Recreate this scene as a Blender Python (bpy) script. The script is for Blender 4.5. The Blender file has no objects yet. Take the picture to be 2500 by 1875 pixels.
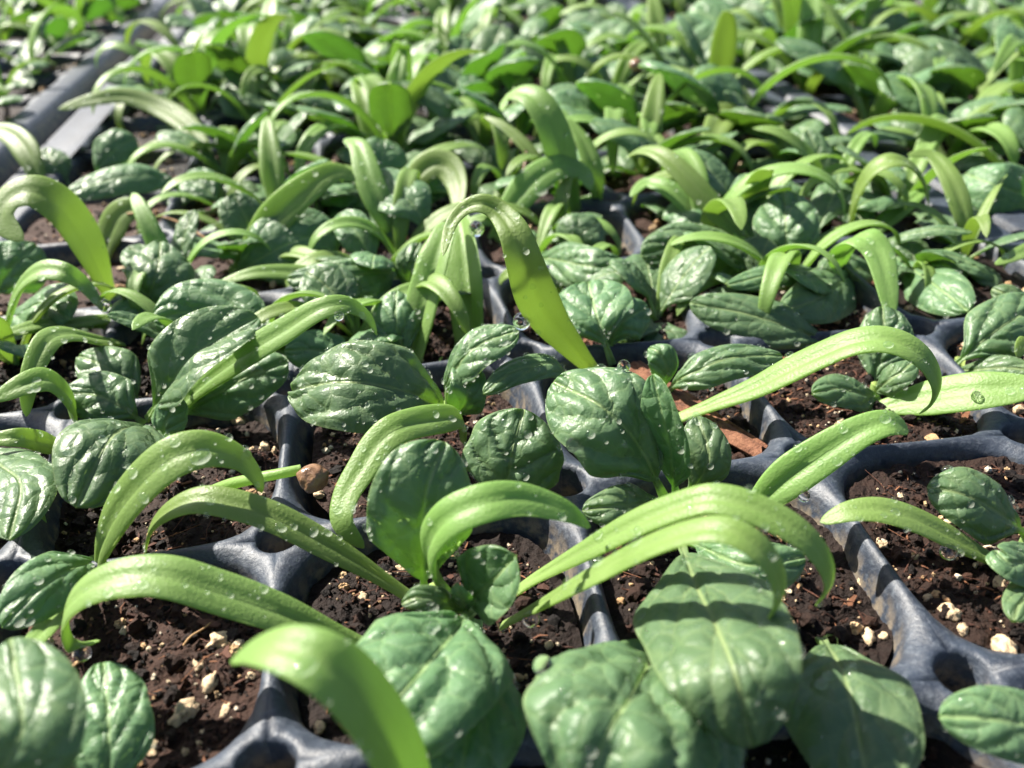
import bpy, math, random
import numpy as np
from mathutils import Vector, Matrix
from mathutils.bvhtree import BVHTree

# ------------------------------------------------------------------ camera, sky, sun, exposure
# 1 tray cell = 38 mm; camera numbers are in cells, everything is built in millimetres and linked in metres
CELL = 38.0
F_PX = 2100.0
PITCH, YAW, ROLL = 0.5676, 0.14465, -0.03188
CAM = np.array([1.4789, -1.4713, 2.0986]) * CELL
FW = np.array([math.sin(YAW) * math.cos(PITCH), math.cos(YAW) * math.cos(PITCH), -math.sin(PITCH)])
_r = np.array([math.cos(YAW), -math.sin(YAW), 0.0])
_u = np.cross(_r, FW)
RT = _r * math.cos(ROLL) + _u * math.sin(ROLL)
UP = -_r * math.sin(ROLL) + _u * math.cos(ROLL)
MM = 0.001
scene = bpy.context.scene
COL = scene.collection

cd = bpy.data.cameras.new('camera')
cam = bpy.data.objects.new('camera', cd)
COL.objects.link(cam)
cam.matrix_world = Matrix(((RT[0], UP[0], -FW[0], CAM[0] * MM), (RT[1], UP[1], -FW[1], CAM[1] * MM),
                           (RT[2], UP[2], -FW[2], CAM[2] * MM), (0, 0, 0, 1)))
cd.sensor_width = 36.0
cd.lens = 36.0 * F_PX / 2500.0
cd.clip_start = 0.004
cd.clip_end = 60.0
cd.dof.use_dof = True
cd.dof.focus_distance = 0.124
cd.dof.aperture_fstop = 22.0
cd.dof.aperture_blades = 0
scene.camera = cam

SUN_TO = Vector((-0.58, 0.54, 0.80)).normalized()      # towards the sun: beyond the trays, to the left
world = bpy.data.worlds.new('World')
scene.world = world
world.use_nodes = True
wn = world.node_tree
bg = wn.nodes['Background']
sky = wn.nodes.new('ShaderNodeTexSky')
sky.sky_type = 'NISHITA'
sky.sun_disc = False
sky.sun_elevation = math.asin(SUN_TO.z)
sky.sun_rotation = math.atan2(SUN_TO.x, SUN_TO.y)
sky.dust_density = 2.0
wn.links.new(sky.outputs['Color'], bg.inputs['Color'])
bg.inputs['Strength'].default_value = 0.052
sd = bpy.data.lights.new('sun', 'SUN')
sd.energy = 5.0
sd.angle = math.radians(0.55)
sd.color = (1.0, 0.94, 0.84)
sun = bpy.data.objects.new('sun', sd)
COL.objects.link(sun)
sun.rotation_euler = SUN_TO.to_track_quat('Z', 'Y').to_euler()
sun.location = SUN_TO * 2.0
scene.view_settings.view_transform = 'Standard'
scene.view_settings.look = 'None'
scene.view_settings.gamma = 1.0
scene.view_settings.use_curve_mapping = False
scene.view_settings.exposure = 1.92
scene.render.engine = 'CYCLES'
scene.cycles.use_denoising = True
scene.cycles.max_bounces = 10
scene.cycles.transmission_bounces = 8
scene.cycles.transparent_max_bounces = 8
scene.cycles.sample_clamp_indirect = 4.0
scene.cycles.blur_glossy = 0.3

random.seed(11)
RNG = np.random.default_rng(11)

# ------------------------------------------------------------------ helpers


def ray(vx, vy):
    """direction through a picture point (coordinates of a 2212 px wide view), scaled to unit depth"""
    sx, sy = vx * 2500 / 2212.0, vy * 2500 / 2212.0
    return FW + RT * ((sx - 1250) / F_PX) + UP * ((937.5 - sy) / F_PX)


def at(vx, vy, z):
    d = ray(vx, vy)
    return CAM + d * ((z - CAM[2]) / d[2])


def on_plane(vx, vy, p, n):
    d = ray(vx, vy)
    return CAM + d * (np.dot(p - CAM, n) / np.dot(d, n))


def depth(p):
    return float(np.dot(p - CAM, FW))


def make_mesh(name, verts, faces, attrs=None, smooth=True):
    """verts in mm; faces is a list or an array of quads/tris (or a list of both)"""
    me = bpy.data.meshes.new(name)
    v = np.asarray(verts, dtype=np.float32) * MM
    if isinstance(faces, np.ndarray):
        groups = [faces]
    elif len(faces) and isinstance(faces[0], np.ndarray):
        groups = faces
    else:
        groups = [np.array(faces)]
    groups = [g for g in groups if len(g)]
    idx = np.concatenate([g.ravel() for g in groups]).astype(np.int32)
    tot = np.concatenate([np.full(len(g), g.shape[1], np.int32) for g in groups])
    start = np.concatenate([[0], np.cumsum(tot)[:-1]]).astype(np.int32)
    me.vertices.add(len(v))
    me.vertices.foreach_set('co', v.ravel())
    me.loops.add(len(idx))
    me.loops.foreach_set('vertex_index', idx)
    me.polygons.add(len(tot))
    me.polygons.foreach_set('loop_start', start)
    if attrs:
        for k, a in attrs.items():
            at_ = me.attributes.new(k, 'FLOAT', 'POINT')
            at_.data.foreach_set('value', np.asarray(a, dtype=np.float32))
    me.update(calc_edges=True)
    me.validate()
    me.polygons.foreach_set('use_smooth', np.full(len(me.polygons), smooth))
    return me


def link(name, me, mat=None, parent=None, loc=None):
    o = bpy.data.objects.new(name, me)
    COL.objects.link(o)
    if mat is not None and me is not None and not me.materials:
        me.materials.append(mat)
    if parent is not None:
        o.parent = parent
    if loc is not None:
        o.location = Vector(loc) * MM
    return o


def tag(o, label=None, cat=None, group=None, kind=None):
    for k, v in (('label', label), ('category', cat), ('group', group), ('kind', kind)):
        if v:
            o[k] = v
    return o


def vnoise(p, seed=0):
    """value noise, p (n,3) -> [-1,1]"""
    p = np.asarray(p, float)
    i = np.floor(p).astype(np.int64)
    f = p - i
    f = f * f * (3 - 2 * f)
    out = np.zeros(len(p))
    for dx in (0, 1):
        for dy in (0, 1):
            for dz in (0, 1):
                h = (i[:, 0] + dx) * 374761393 + (i[:, 1] + dy) * 668265263 + (i[:, 2] + dz) * 2147483647 + seed * 1442695041
                h = (h ^ (h >> 13)) * 1274126177
                h = (h ^ (h >> 16)) & 0xFFFF
                w = (f[:, 0] if dx else 1 - f[:, 0]) * (f[:, 1] if dy else 1 - f[:, 1]) * (f[:, 2] if dz else 1 - f[:, 2])
                out += w * (h / 32767.5 - 1)
    return out


def smooth01(x):
    x = np.clip(x, 0, 1)
    return x * x * (3 - 2 * x)


def ico(sub):
    t = (1 + 5 ** .5) / 2
    v = [(-1, t, 0), (1, t, 0), (-1, -t, 0), (1, -t, 0), (0, -1, t), (0, 1, t), (0, -1, -t), (0, 1, -t), (t, 0, -1), (t, 0, 1), (-t, 0, -1), (-t, 0, 1)]
    f = [(0, 11, 5), (0, 5, 1), (0, 1, 7), (0, 7, 10), (0, 10, 11), (1, 5, 9), (5, 11, 4), (11, 10, 2), (10, 7, 6), (7, 1, 8),
         (3, 9, 4), (3, 4, 2), (3, 2, 6), (3, 6, 8), (3, 8, 9), (4, 9, 5), (2, 4, 11), (6, 2, 10), (8, 6, 7), (9, 8, 1)]
    v = [np.array(p, float) / np.linalg.norm(p) for p in v]
    for _ in range(sub):
        cache, nf = {}, []

        def mid(a, b):
            k = (min(a, b), max(a, b))
            if k not in cache:
                m = v[a] + v[b]
                v.append(m / np.linalg.norm(m))
                cache[k] = len(v) - 1
            return cache[k]
        for a, b, c in f:
            x, y, z = mid(a, b), mid(b, c), mid(c, a)
            nf += [(a, x, z), (b, y, x), (c, z, y), (x, y, z)]
        f = nf
    return np.array(v), np.array(f)


ICO = [ico(k) for k in range(4)]

# ------------------------------------------------------------------ materials


def new_mat(name):
    m = bpy.data.materials.new(name)
    m.use_nodes = True
    nt = m.node_tree
    nt.nodes.clear()
    return m, nt


def N(nt, t, **kw):
    n = nt.nodes.new(t)
    for k, v in kw.items():
        if k in n.inputs:
            n.inputs[k].default_value = v
        else:
            setattr(n, k, v)
    return n


def mix_col(nt, fac, a, b, blend='MIX'):
    n = nt.nodes.new('ShaderNodeMix')
    n.data_type = 'RGBA'
    n.blend_type = blend
    for s, val in ((n.inputs[0], fac), (n.inputs[6], a), (n.inputs[7], b)):
        if hasattr(val, 'is_output'):
            nt.links.new(val, s)
        else:
            s.default_value = val if not isinstance(val, tuple) or len(val) == 4 else (*val, 1)
    return n.outputs[2]


def math_n(nt, op, a, b=None, c=None):
    n = nt.nodes.new('ShaderNodeMath')
    n.operation = op
    for s, val in zip(n.inputs, (a, b, c)):
        if val is None:
            continue
        if hasattr(val, 'is_output'):
            nt.links.new(val, s)
        else:
            s.default_value = val
    return n.outputs[0]


def noise(nt, co, scale, detail=3.0, rough=.55):
    n = N(nt, 'ShaderNodeTexNoise', Scale=scale, Detail=detail, Roughness=rough)
    nt.links.new(co, n.inputs['Vector'])
    return n.outputs['Fac']


def ramp(nt, fac, stops):
    r = nt.nodes.new('ShaderNodeValToRGB')
    el = r.color_ramp.elements
    while len(el) < len(stops):
        el.new(.5)
    for e, (p, c) in zip(el, stops):
        e.position = p
        e.color = (*c, 1) if len(c) == 3 else c
    nt.links.new(fac, r.inputs['Fac'])
    return r.outputs['Color']


def leaf_material(name, dark, light, vein, under, trans, rough, spec, tw, bump, coarse):
    m, nt = new_mat(name)
    out = N(nt, 'ShaderNodeOutputMaterial')
    co = N(nt, 'ShaderNodeTexCoord').outputs['Object']
    info = N(nt, 'ShaderNodeObjectInfo')
    av = N(nt, 'ShaderNodeAttribute', attribute_name='vein')
    au = N(nt, 'ShaderNodeAttribute', attribute_name='under')
    ab = N(nt, 'ShaderNodeAttribute', attribute_name='base')
    big = noise(nt, co, 130, 3)
    c = mix_col(nt, ramp(nt, big, [(.3, (0, 0, 0)), (.72, (1, 1, 1))]), dark, light)
    # cellular speckle of the leaf skin
    fine = noise(nt, co, 2600, 2, .6)
    c = mix_col(nt, math_n(nt, 'MULTIPLY', math_n(nt, 'SUBTRACT', fine, .35), .8), c, light)
    # net of small veins
    vo = N(nt, 'ShaderNodeTexVoronoi', feature='DISTANCE_TO_EDGE', Scale=coarse)
    wob = N(nt, 'ShaderNodeVectorMath', operation='ADD')
    wn_ = N(nt, 'ShaderNodeTexNoise', Scale=300.0, Detail=2.0)
    nt.links.new(co, wn_.inputs['Vector'])
    sc_ = N(nt, 'ShaderNodeVectorMath', operation='SCALE')
    sc_.inputs['Scale'].default_value = .0016
    nt.links.new(wn_.outputs['Color'], sc_.inputs[0])
    nt.links.new(co, wob.inputs[0])
    nt.links.new(sc_.outputs[0], wob.inputs[1])
    nt.links.new(wob.outputs[0], vo.inputs['Vector'])
    net = ramp(nt, vo.outputs['Distance'], [(0, (1, 1, 1)), (.10, (0, 0, 0))])
    c = mix_col(nt, math_n(nt, 'MULTIPLY', net, .22 if coarse < 600 else .06), c, vein)
    if coarse < 600:
        # side veins and midrib run in the leaf's own coordinates (ph: phase along the side veins, um: mm off the midrib)
        aph = N(nt, 'ShaderNodeAttribute', attribute_name='ph').outputs['Fac']
        aum = N(nt, 'ShaderNodeAttribute', attribute_name='um').outputs['Fac']
        alive = N(nt, 'ShaderNodeAttribute', attribute_name='live').outputs['Fac']
        wob2 = math_n(nt, 'MULTIPLY_ADD', noise(nt, co, 420, 3), .36, -.18)
        sn = math_n(nt, 'ABSOLUTE', math_n(nt, 'SINE', math_n(nt, 'MULTIPLY', math_n(nt, 'ADD', aph, wob2), math.pi)))
        lat = math_n(nt, 'MULTIPLY', ramp(nt, sn, [(0, (1, 1, 1)), (.14, (0, 0, 0))]), alive)
        midl = ramp(nt, math_n(nt, 'ABSOLUTE', aum), [(.10, (1, 1, 1)), (.34, (0, 0, 0))])
        c = mix_col(nt, math_n(nt, 'MULTIPLY', lat, .42), c, vein)
        c = mix_col(nt, math_n(nt, 'MULTIPLY', midl, math_n(nt, 'MULTIPLY_ADD', alive, .5, .35)), c, vein)
    c = mix_col(nt, av.outputs['Fac'], c, vein)
    c = mix_col(nt, ab.outputs['Fac'], c, tuple(min(1, x * 1.15) for x in vein))
    c = mix_col(nt, au.outputs['Fac'], c, under)
    hue = N(nt, 'ShaderNodeHueSaturation')
    nt.links.new(c, hue.inputs['Color'])
    nt.links.new(math_n(nt, 'MULTIPLY_ADD', info.outputs['Random'], .024, .488), hue.inputs['Hue'])
    nt.links.new(math_n(nt, 'MULTIPLY_ADD', info.outputs['Random'], .36, .84), hue.inputs['Value'])
    c = hue.outputs['Color']
    b1 = N(nt, 'ShaderNodeBump', Strength=bump, Distance=.0004)
    nt.links.new(fine, b1.inputs['Height'])
    b2 = N(nt, 'ShaderNodeBump', Strength=.55, Distance=.0006)
    hgt = ramp(nt, vo.outputs['Distance'], [(0, (0, 0, 0)), (.5, (1, 1, 1))])
    nt.links.new(hgt, b2.inputs['Height'])
    nt.links.new(b1.outputs[0], b2.inputs['Normal'])
    if coarse < 600:
        b3 = N(nt, 'ShaderNodeBump', Strength=.46, Distance=.0007)
        hs = math_n(nt, 'MULTIPLY', math_n(nt, 'POWER', sn, .55), alive)
        nt.links.new(math_n(nt, 'SUBTRACT', hs, math_n(nt, 'MULTIPLY', midl, .6)), b3.inputs['Height'])
        nt.links.new(b2.outputs[0], b3.inputs['Normal'])
        b2 = b3
    p = N(nt, 'ShaderNodeBsdfPrincipled', Roughness=rough)
    p.inputs['Specular IOR Level'].default_value = spec
    nt.links.new(c, p.inputs['Base Color'])
    nt.links.new((b2 if coarse < 600 else b1).outputs[0], p.inputs['Normal'])
    rg = math_n(nt, 'MULTIPLY_ADD', noise(nt, co, 420, 2), .22, rough - .11)
    nt.links.new(rg, p.inputs['Roughness'])
    t = N(nt, 'ShaderNodeBsdfTranslucent')
    tc = mix_col(nt, .45, trans, c)
    nt.links.new(trans_hue(nt, tc, info), t.inputs['Color'])
    mx = N(nt, 'ShaderNodeMixShader')
    mx.inputs[0].default_value = tw
    nt.links.new(p.outputs[0], mx.inputs[1])
    nt.links.new(t.outputs[0], mx.inputs[2])
    nt.links.new(mx.outputs[0], out.inputs['Surface'])
    return m


def trans_hue(nt, c, info):
    h = N(nt, 'ShaderNodeHueSaturation')
    nt.links.new(c, h.inputs['Color'])
    nt.links.new(math_n(nt, 'MULTIPLY_ADD', info.outputs['Random'], .02, .49), h.inputs['Hue'])
    return h.outputs['Color']


M = {}
M['leaf'] = leaf_material('true_leaf_green', (.070, .130, .066), (.116, .190, .098), (.240, .325, .140), (.155, .225, .100),
                          (.56, .90, .20), .40, .42, .40, .26, 300.0)
M['cotyledon'] = leaf_material('cotyledon_green', (.126, .208, .050), (.190, .282, .088), (.215, .312, .102), (.172, .268, .068),
                               (.68, .92, .29), .44, .40, .46, .30, 900.0)


def tray_material():
    m, nt = new_mat('weathered_blue_grey_plastic')
    out = N(nt, 'ShaderNodeOutputMaterial')
    co = N(nt, 'ShaderNodeTexCoord').outputs['Object']
    n1 = noise(nt, co, 160, 5, .65)
    n2 = noise(nt, co, 1100, 4, .7)
    c = mix_col(nt, ramp(nt, n1, [(.35, (0, 0, 0)), (.7, (1, 1, 1))]), (.010, .014, .023), (.027, .036, .053))
    c = mix_col(nt, ramp(nt, n2, [(.5, (0, 0, 0)), (.72, (.55, .55, .55))]), c, (.075, .089, .11))
    # soil film dried on the walls
    geo = N(nt, 'ShaderNodeSeparateXYZ')
    nt.links.new(co, geo.inputs[0])
    low = N(nt, 'ShaderNodeMapRange')
    low.inputs['From Min'].default_value = -.0012
    low.inputs['From Max'].default_value = -.0045
    nt.links.new(geo.outputs['Z'], low.inputs['Value'])
    dirt = math_n(nt, 'MULTIPLY', low.outputs[0], ramp(nt, noise(nt, co, 500, 4), [(.42, (0, 0, 0)), (.6, (1, 1, 1))]))
    c = mix_col(nt, dirt, c, (.13, .105, .075))
    p = N(nt, 'ShaderNodeBsdfPrincipled')
    p.inputs['Specular IOR Level'].default_value = .5
    nt.links.new(c, p.inputs['Base Color'])
    nt.links.new(math_n(nt, 'MULTIPLY_ADD', n2, .36, .36), p.inputs['Roughness'])
    b = N(nt, 'ShaderNodeBump', Strength=.35, Distance=.0005)
    nt.links.new(n2, b.inputs['Height'])
    nt.links.new(b.outputs[0], p.inputs['Normal'])
    nt.links.new(p.outputs[0], out.inputs['Surface'])
    return m


def grain_material(name, stops, scale, rough=.85, bump=.6, spec=.3, per_island=False, fine=2200.0, dirt=False):
    m, nt = new_mat(name)
    out = N(nt, 'ShaderNodeOutputMaterial')
    co = N(nt, 'ShaderNodeTexCoord').outputs['Object']
    n1 = noise(nt, co, scale, 5, .65)
    fac = n1
    if per_island:
        g = N(nt, 'ShaderNodeNewGeometry')
        fac = math_n(nt, 'MULTIPLY_ADD', g.outputs['Random Per Island'], .62, math_n(nt, 'MULTIPLY', n1, .38))
    c = ramp(nt, fac, stops)
    if dirt:
        c = mix_col(nt, ramp(nt, noise(nt, co, 1300, 4, .65), [(.52, (0, 0, 0)), (.66, (.8, .8, .8))]), c, (.10, .05, .025))
    p = N(nt, 'ShaderNodeBsdfPrincipled', Roughness=rough)
    p.inputs['Specular IOR Level'].default_value = spec
    nt.links.new(c, p.inputs['Base Color'])
    b = N(nt, 'ShaderNodeBump', Strength=bump, Distance=.0005)
    nt.links.new(noise(nt, co, fine, 4, .7), b.inputs['Height'])
    nt.links.new(b.outputs[0], p.inputs['Normal'])
    nt.links.new(p.outputs[0], out.inputs['Surface'])
    return m


M['tray'] = tray_material()
M['soil'] = grain_material('damp_potting_soil', [(.2, (.0025, .0012, .0008)), (.5, (.0105, .0043, .0024)), (.87, (.036, .014, .007))], 900, .7, .9, .22, True)
M['fibre'] = grain_material('red_brown_bark_fibre', [(.1, (.018, .007, .005)), (.55, (.060, .022, .012)), (.95, (.20, .085, .036))], 1500, .8, .5, .3, True)
M['perlite'] = grain_material('perlite_and_vermiculite', [(.10, (.17, .085, .035)), (.36, (.38, .25, .13)), (.64, (.46, .37, .25)), (.95, (.55, .51, .44))], 700, .8, .9, .3, True, 1500, True)
M['bark'] = grain_material('red_brown_bark_wood', [(.3, (.050, .020, .012)), (.5, (.135, .055, .029)), (.72, (.24, .115, .064))], 700, .8, .9, .3)
M['seed'] = grain_material('wet_brown_seed_hull', [(.3, (.07, .035, .018)), (.55, (.19, .105, .055)), (.75, (.33, .20, .11))], 420, .33, .8, .6, False, 900)
M['straw'] = grain_material('dry_straw', [(.3, (.20, .11, .045)), (.7, (.36, .22, .10))], 900, .7, .3)
M['bench'] = grain_material('shade_dark_bench', [(.3, (.008, .008, .009)), (.7, (.022, .022, .024))], 60, .9, .4)  # near-black colour stands for the shade seen down the drain holes


def water_material():
    m, nt = new_mat('clear_water')
    out = N(nt, 'ShaderNodeOutputMaterial')
    p = N(nt, 'ShaderNodeBsdfPrincipled', Roughness=.0, IOR=1.333)
    p.inputs['Transmission Weight'].default_value = 1.0
    p.inputs['Base Color'].default_value = (1, 1, 1, 1)
    nt.links.new(p.outputs[0], out.inputs['Surface'])
    return m


def dew_material():
    """small flat beads: mostly see-through with a glossy skin"""
    m, nt = new_mat('dew_bead_water')
    out = N(nt, 'ShaderNodeOutputMaterial')
    t = N(nt, 'ShaderNodeBsdfTransparent')
    t.inputs['Color'].default_value = (.97, .99, .97, 1)
    g = N(nt, 'ShaderNodeBsdfGlossy', Roughness=.06)
    fr = N(nt, 'ShaderNodeFresnel', IOR=1.4)
    mx = N(nt, 'ShaderNodeMixShader')
    geo = N(nt, 'ShaderNodeNewGeometry')
    front = math_n(nt, 'SUBTRACT', 1.0, geo.outputs['Backfacing'])
    nt.links.new(math_n(nt, 'MULTIPLY', fr.outputs[0], front), mx.inputs[0])
    tl = N(nt, 'ShaderNodeBsdfTranslucent')  # pale translucence mixed in, standing for light a bead would focus
    tl.inputs['Color'].default_value = (.90, .97, .86, 1)
    m2 = N(nt, 'ShaderNodeMixShader')
    nt.links.new(math_n(nt, 'MULTIPLY', front, .16), m2.inputs[0])
    nt.links.new(t.outputs[0], m2.inputs[1])
    nt.links.new(tl.outputs[0], m2.inputs[2])
    nt.links.new(m2.outputs[0], mx.inputs[1])
    nt.links.new(g.outputs[0], mx.inputs[2])
    nt.links.new(mx.outputs[0], out.inputs['Surface'])
    return m


M['water'] = water_material()
M['dew'] = dew_material()

# ------------------------------------------------------------------ ground and trays
gs = 60000.0
ground = link('ground', make_mesh('ground', [(-gs, -gs, -60), (gs, -gs, -60), (gs, gs, -60), (-gs, gs, -60)], [(0, 1, 2, 3)]), M['bench'])
tag(ground, 'bench under the trays, coloured dark for the shade in the drain holes', None, None, 'structure')

# nodes of the near tray that sit a little off the regular grid (the thin plastic is bent)
WARP = {(1, 0): (-.01, .04), (3, 0): (0, -.036), (0, 1): (.044, -.07), (1, 1): (-.04, -.045), (2, 1): (.05, .07), (3, 1): (.02, .045),
        (4, 1): (-.07, .01), (1, 2): (-.045, 0), (2, 2): (.065, .08), (4, 2): (.01, -.10), (2, 0): (.0, .0)}


def warp_main(i, j):
    dx, dy = WARP.get((i, j), (0, 0))
    return (i + dx, j + dy)


def node_xy(ox, oy, warped):
    if warped:
        return warp_main
    return lambda i, j: (i + ox, j + oy)


NQ = 14


def cell_mesh(notch, lod):
    """one cell in local coords; returns pts (n,2 local), z(mm), faces; notch: radius per corner (cells)"""
    ns, na = (9, 5) if lod else (5, 3)
    outer, isn = [], []
    corners = [(.5, .5), (-.5, .5), (-.5, -.5), (.5, -.5)]
    for q in range(4):
        cx, cy = corners[q]
        a0 = math.pi / 2 * q
        # side runs from the previous corner to this corner, counter-clockwise
        px, py = corners[(q - 1) % 4]
        r0, r1 = notch[(q - 1) % 4], notch[q]
        L = 1.0
        for k in range(ns):
            t = (r0 + (L - r0 - r1) * k / (ns - 1))
            outer.append((px + (cx - px) * t, py + (cy - py) * t))
            isn.append(0)
        if r1 > 0:
            s = a0 + math.pi * 1.5
            for k in range(1, na):
                a = s - math.pi / 2 * k / na
                outer.append((cx + r1 * math.cos(a), cy + r1 * math.sin(a)))
                isn.append(1)
    outer = np.array(outer)
    n = len(outer)
    ang = np.arctan2(outer[:, 1], outer[:, 0])
    h, ex = .470, 3.5
    rr = h / (np.abs(np.cos(ang)) ** ex + np.abs(np.sin(ang)) ** ex) ** (1 / ex)
    inner = np.c_[np.cos(ang) * rr, np.sin(ang) * rr]
    rings, zs = [], []
    for sc, z in ((.84, -16.0), (.93, -7.0), (.972, -3.4), (.990, -2.2)) if lod else ((.84, -16.0), (.985, -2.4)):
        rings.append(inner * sc)
        zs.append(np.full(n, z))
    for t in ((0, .12, .3, .55, .8, 1.0) if lod else (0, .3, 1.0)):
        rings.append(inner * (1 - t) + outer * t)
        zs.append(np.full(n, -1.5 * (1 - t) ** 2.4))
    isn = np.array(isn)
    # round the rim of the drain holes
    touch = np.array([isn[k] or isn[k - 1] or isn[(k + 1) % n] for k in range(n)])
    zs[-1] = np.where(touch, -.45, zs[-1])
    rings.append(np.where(touch[:, None], outer + (outer - np.round(outer * 2) / 2) * -.06 * 0, outer))
    zs.append(np.where(touch, -9.0, -.002))
    m = len(rings)
    F = []
    for a in range(m - 1):
        last = a == m - 2
        for k in range(n):
            k2 = (k + 1) % n
            if last and not (touch[k] and touch[k2] and (isn[k] or isn[k2])):
                continue
            F.append((a * n + k, a * n + k2, (a + 1) * n + k2, (a + 1) * n + k))
    return np.vstack(rings), np.concatenate(zs), np.array(F)


CM_CACHE = {}


def build_tray(name, i0, i1, j0, j1, ox, oy, z0, warped, rim, lodfn, label, group, rim_r=None):
    V, Fs, n0 = [], [], 0
    nf = node_xy(ox, oy, warped)
    for j in range(j0, j1):
        for i in range(i0, i1):
            nod = tuple(0.0 if (ci in (i0, i1) or cj in (j0, j1)) else .082 for ci, cj in ((i + 1, j + 1), (i, j + 1), (i, j), (i + 1, j)))
            lod = lodfn(i, j)
            key = (nod, lod)
            if key not in CM_CACHE:
                CM_CACHE[key] = cell_mesh(nod, lod)
            P, Z, F = CM_CACHE[key]
            a, b, c, d = (np.array(nf(*q)) for q in ((i, j), (i + 1, j), (i + 1, j + 1), (i, j + 1)))
            s, t = P[:, :1] + .5, P[:, 1:] + .5
            xy = (a * (1 - s) * (1 - t) + b * s * (1 - t) + c * s * t + d * (1 - s) * t) * CELL
            V.append(np.c_[xy, Z])
            Fs.append(F + n0)
            n0 += len(P)
    # flange all round, turned down into a skirt
    A0, B0 = np.array(nf(i0, j0)) * CELL, np.array(nf(i1, j1)) * CELL
    prof = [(0, 0, 0), (.85, 0, 0), (.93, 0, -.4), (1, 0, -1.6), (1, .035, -5.0), (1, .05, -9.0)]
    fl = []
    for m_, a_, z in prof:
        e = (rim * m_ + a_) * CELL
        e2 = ((rim_r or rim) * m_ + a_) * CELL
        fl += [(A0[0] - e, A0[1] - e2, z), (B0[0] + e2, A0[1] - e2, z), (B0[0] + e2, B0[1] + e2, z), (A0[0] - e, B0[1] + e2, z)]
    ff = []
    for k in range(len(prof) - 1):
        for q in range(4):
            ff.append((k * 4 + q, (k + 1) * 4 + q, (k + 1) * 4 + (q + 1) % 4, k * 4 + (q + 1) % 4))
    V.append(np.array(fl, float))
    Fs.append(np.array(ff) + n0)
    V = np.vstack(V)
    V[:, 2] += 0
    me = make_mesh(name, V, np.vstack(Fs))
    o = link(name, me, M['tray'], None, (0, 0, z0))
    tag(o, label, 'seed tray', group)
    return o


GT = 'plug trays of spinach seedlings side by side on the bench'
near = lambda i, j: j < 5
build_tray('seed_tray', -1, 5, -2, 10, 0, 0, 0.0, True, .36, near, 'blue-grey plastic plug tray in the middle, with round drain holes between its cells', GT, .2)
LX, LY, LZ = -1.68, -.38, 4.5
build_tray('seed_tray.001', -6, 0, -2, 14, LX, LY, LZ, False, .2, lambda i, j: i > -3, 'plug tray at the upper left whose raised blue rim overlaps the middle tray', GT)
RX, RY, RZ = 5.50, .15, -1.0
build_tray('seed_tray.002', 0, 6, 1, 13, RX, RY, RZ, False, .2, lambda i, j: j < 4, 'crowded plug tray along the upper right side of the middle tray', GT)
BX, BY = .05, 10.5
build_tray('seed_tray.003', -1, 5, 0, 9, BX, BY, 0.5, False, .2, lambda i, j: False, 'far plug tray behind the middle tray at the top edge of the photo', GT)

# list of cells: (x, y of centre in cells, z of tray, lod, key)
CELLS = []
for j in range(-2, 10):
    for i in range(-1, 5):
        c = np.mean([warp_main(i, j), warp_main(i + 1, j), warp_main(i + 1, j + 1), warp_main(i, j + 1)], axis=0)
        CELLS.append((c[0], c[1], 0.0, 'main', i, j))
for j in range(-2, 14):
    for i in range(-6, 0):
        CELLS.append((i + .5 + LX, j + .5 + LY, LZ, 'left', i, j))
for j in range(1, 13):
    for i in range(0, 6):
        CELLS.append((i + .5 + RX, j + .5 + RY, RZ, 'right', i, j))
for j in range(0, 9):
    for i in range(-1, 5):
        CELLS.append((i + .5 + BX, j + .5 + BY, .5, 'back', i, j))


def in_view(x, y, z=0, m=.12):
    d = np.array([x * CELL, y * CELL, z]) - CAM
    w = d @ FW
    if w < 20:
        return False
    sx, sy = d @ RT / w * F_PX / 1250, d @ UP / w * F_PX / 937.5
    return abs(sx) < 1 + m + 30 / w * 1.2 and -1 - m - 45 / w < sy < 1 + m


CELLS = [c for c in CELLS if in_view(c[0], c[1], 0, .6)]

# ------------------------------------------------------------------ soil, fibres, perlite
SOIL_LEVEL = {}


def soil_level(key):
    if key not in SOIL_LEVEL:
        r = random.Random(str(key))
        SOIL_LEVEL[key] = (-4.0 + r.uniform(-1.0, .8), r.uniform(-.05, .05), r.uniform(-.05, .05), r.randint(0, 9999))
    return SOIL_LEVEL[key]


SOIL_FIX = {('main', 3, 0): (-2.6, .02, .03, 5), ('main', 0, 0): (-3.4, .0, .0, 15), ('main', 1, 0): (-4.4, .0, .0, 25), ('main', 4, 0): (-3.6, 0, 0, 35),
            ('main', 0, -1): (-3.2, 0, 0, 45), ('main', 0, 1): (-5.0, 0, 0, 46), ('main', 1, 1): (-4.0, 0, 0, 47), ('main', 2, 1): (-4.2, 0, 0, 48)}
SOIL_LEVEL.update(SOIL_FIX)


def soil_z(x, y, key, lod=True):
    """height of the soil surface (mm, tray-relative) at cell-local mm offsets x, y (arrays)"""
    l, gx, gy, sd_ = soil_level(key)
    x, y = np.asarray(x, float), np.asarray(y, float)
    p = np.c_[x, y, np.full(len(x), sd_ * 7.3)]
    z = l + gx * x + gy * y + .9 * vnoise(p / 6.0, 1) + .45 * vnoise(p / 2.1, 2)
    if lod:
        z = z + .34 * vnoise(p / .85, 3) + .20 * vnoise(p / .42, 4)
    return z


class Bag:
    def __init__(self):
        self.v, self.f, self.n = [], [], 0

    def add(self, v, f):
        self.v.append(v)
        self.f.append(f + self.n)
        self.n += len(v)

    def mesh(self, name, smooth=False):
        quads = [f for f in self.f if f.shape[1] == 4]
        tris = [f for f in self.f if f.shape[1] == 3]
        g = ([np.vstack(quads)] if quads else []) + ([np.vstack(tris)] if tris else [])
        return make_mesh(name, np.vstack(self.v), g, None, smooth)


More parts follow.
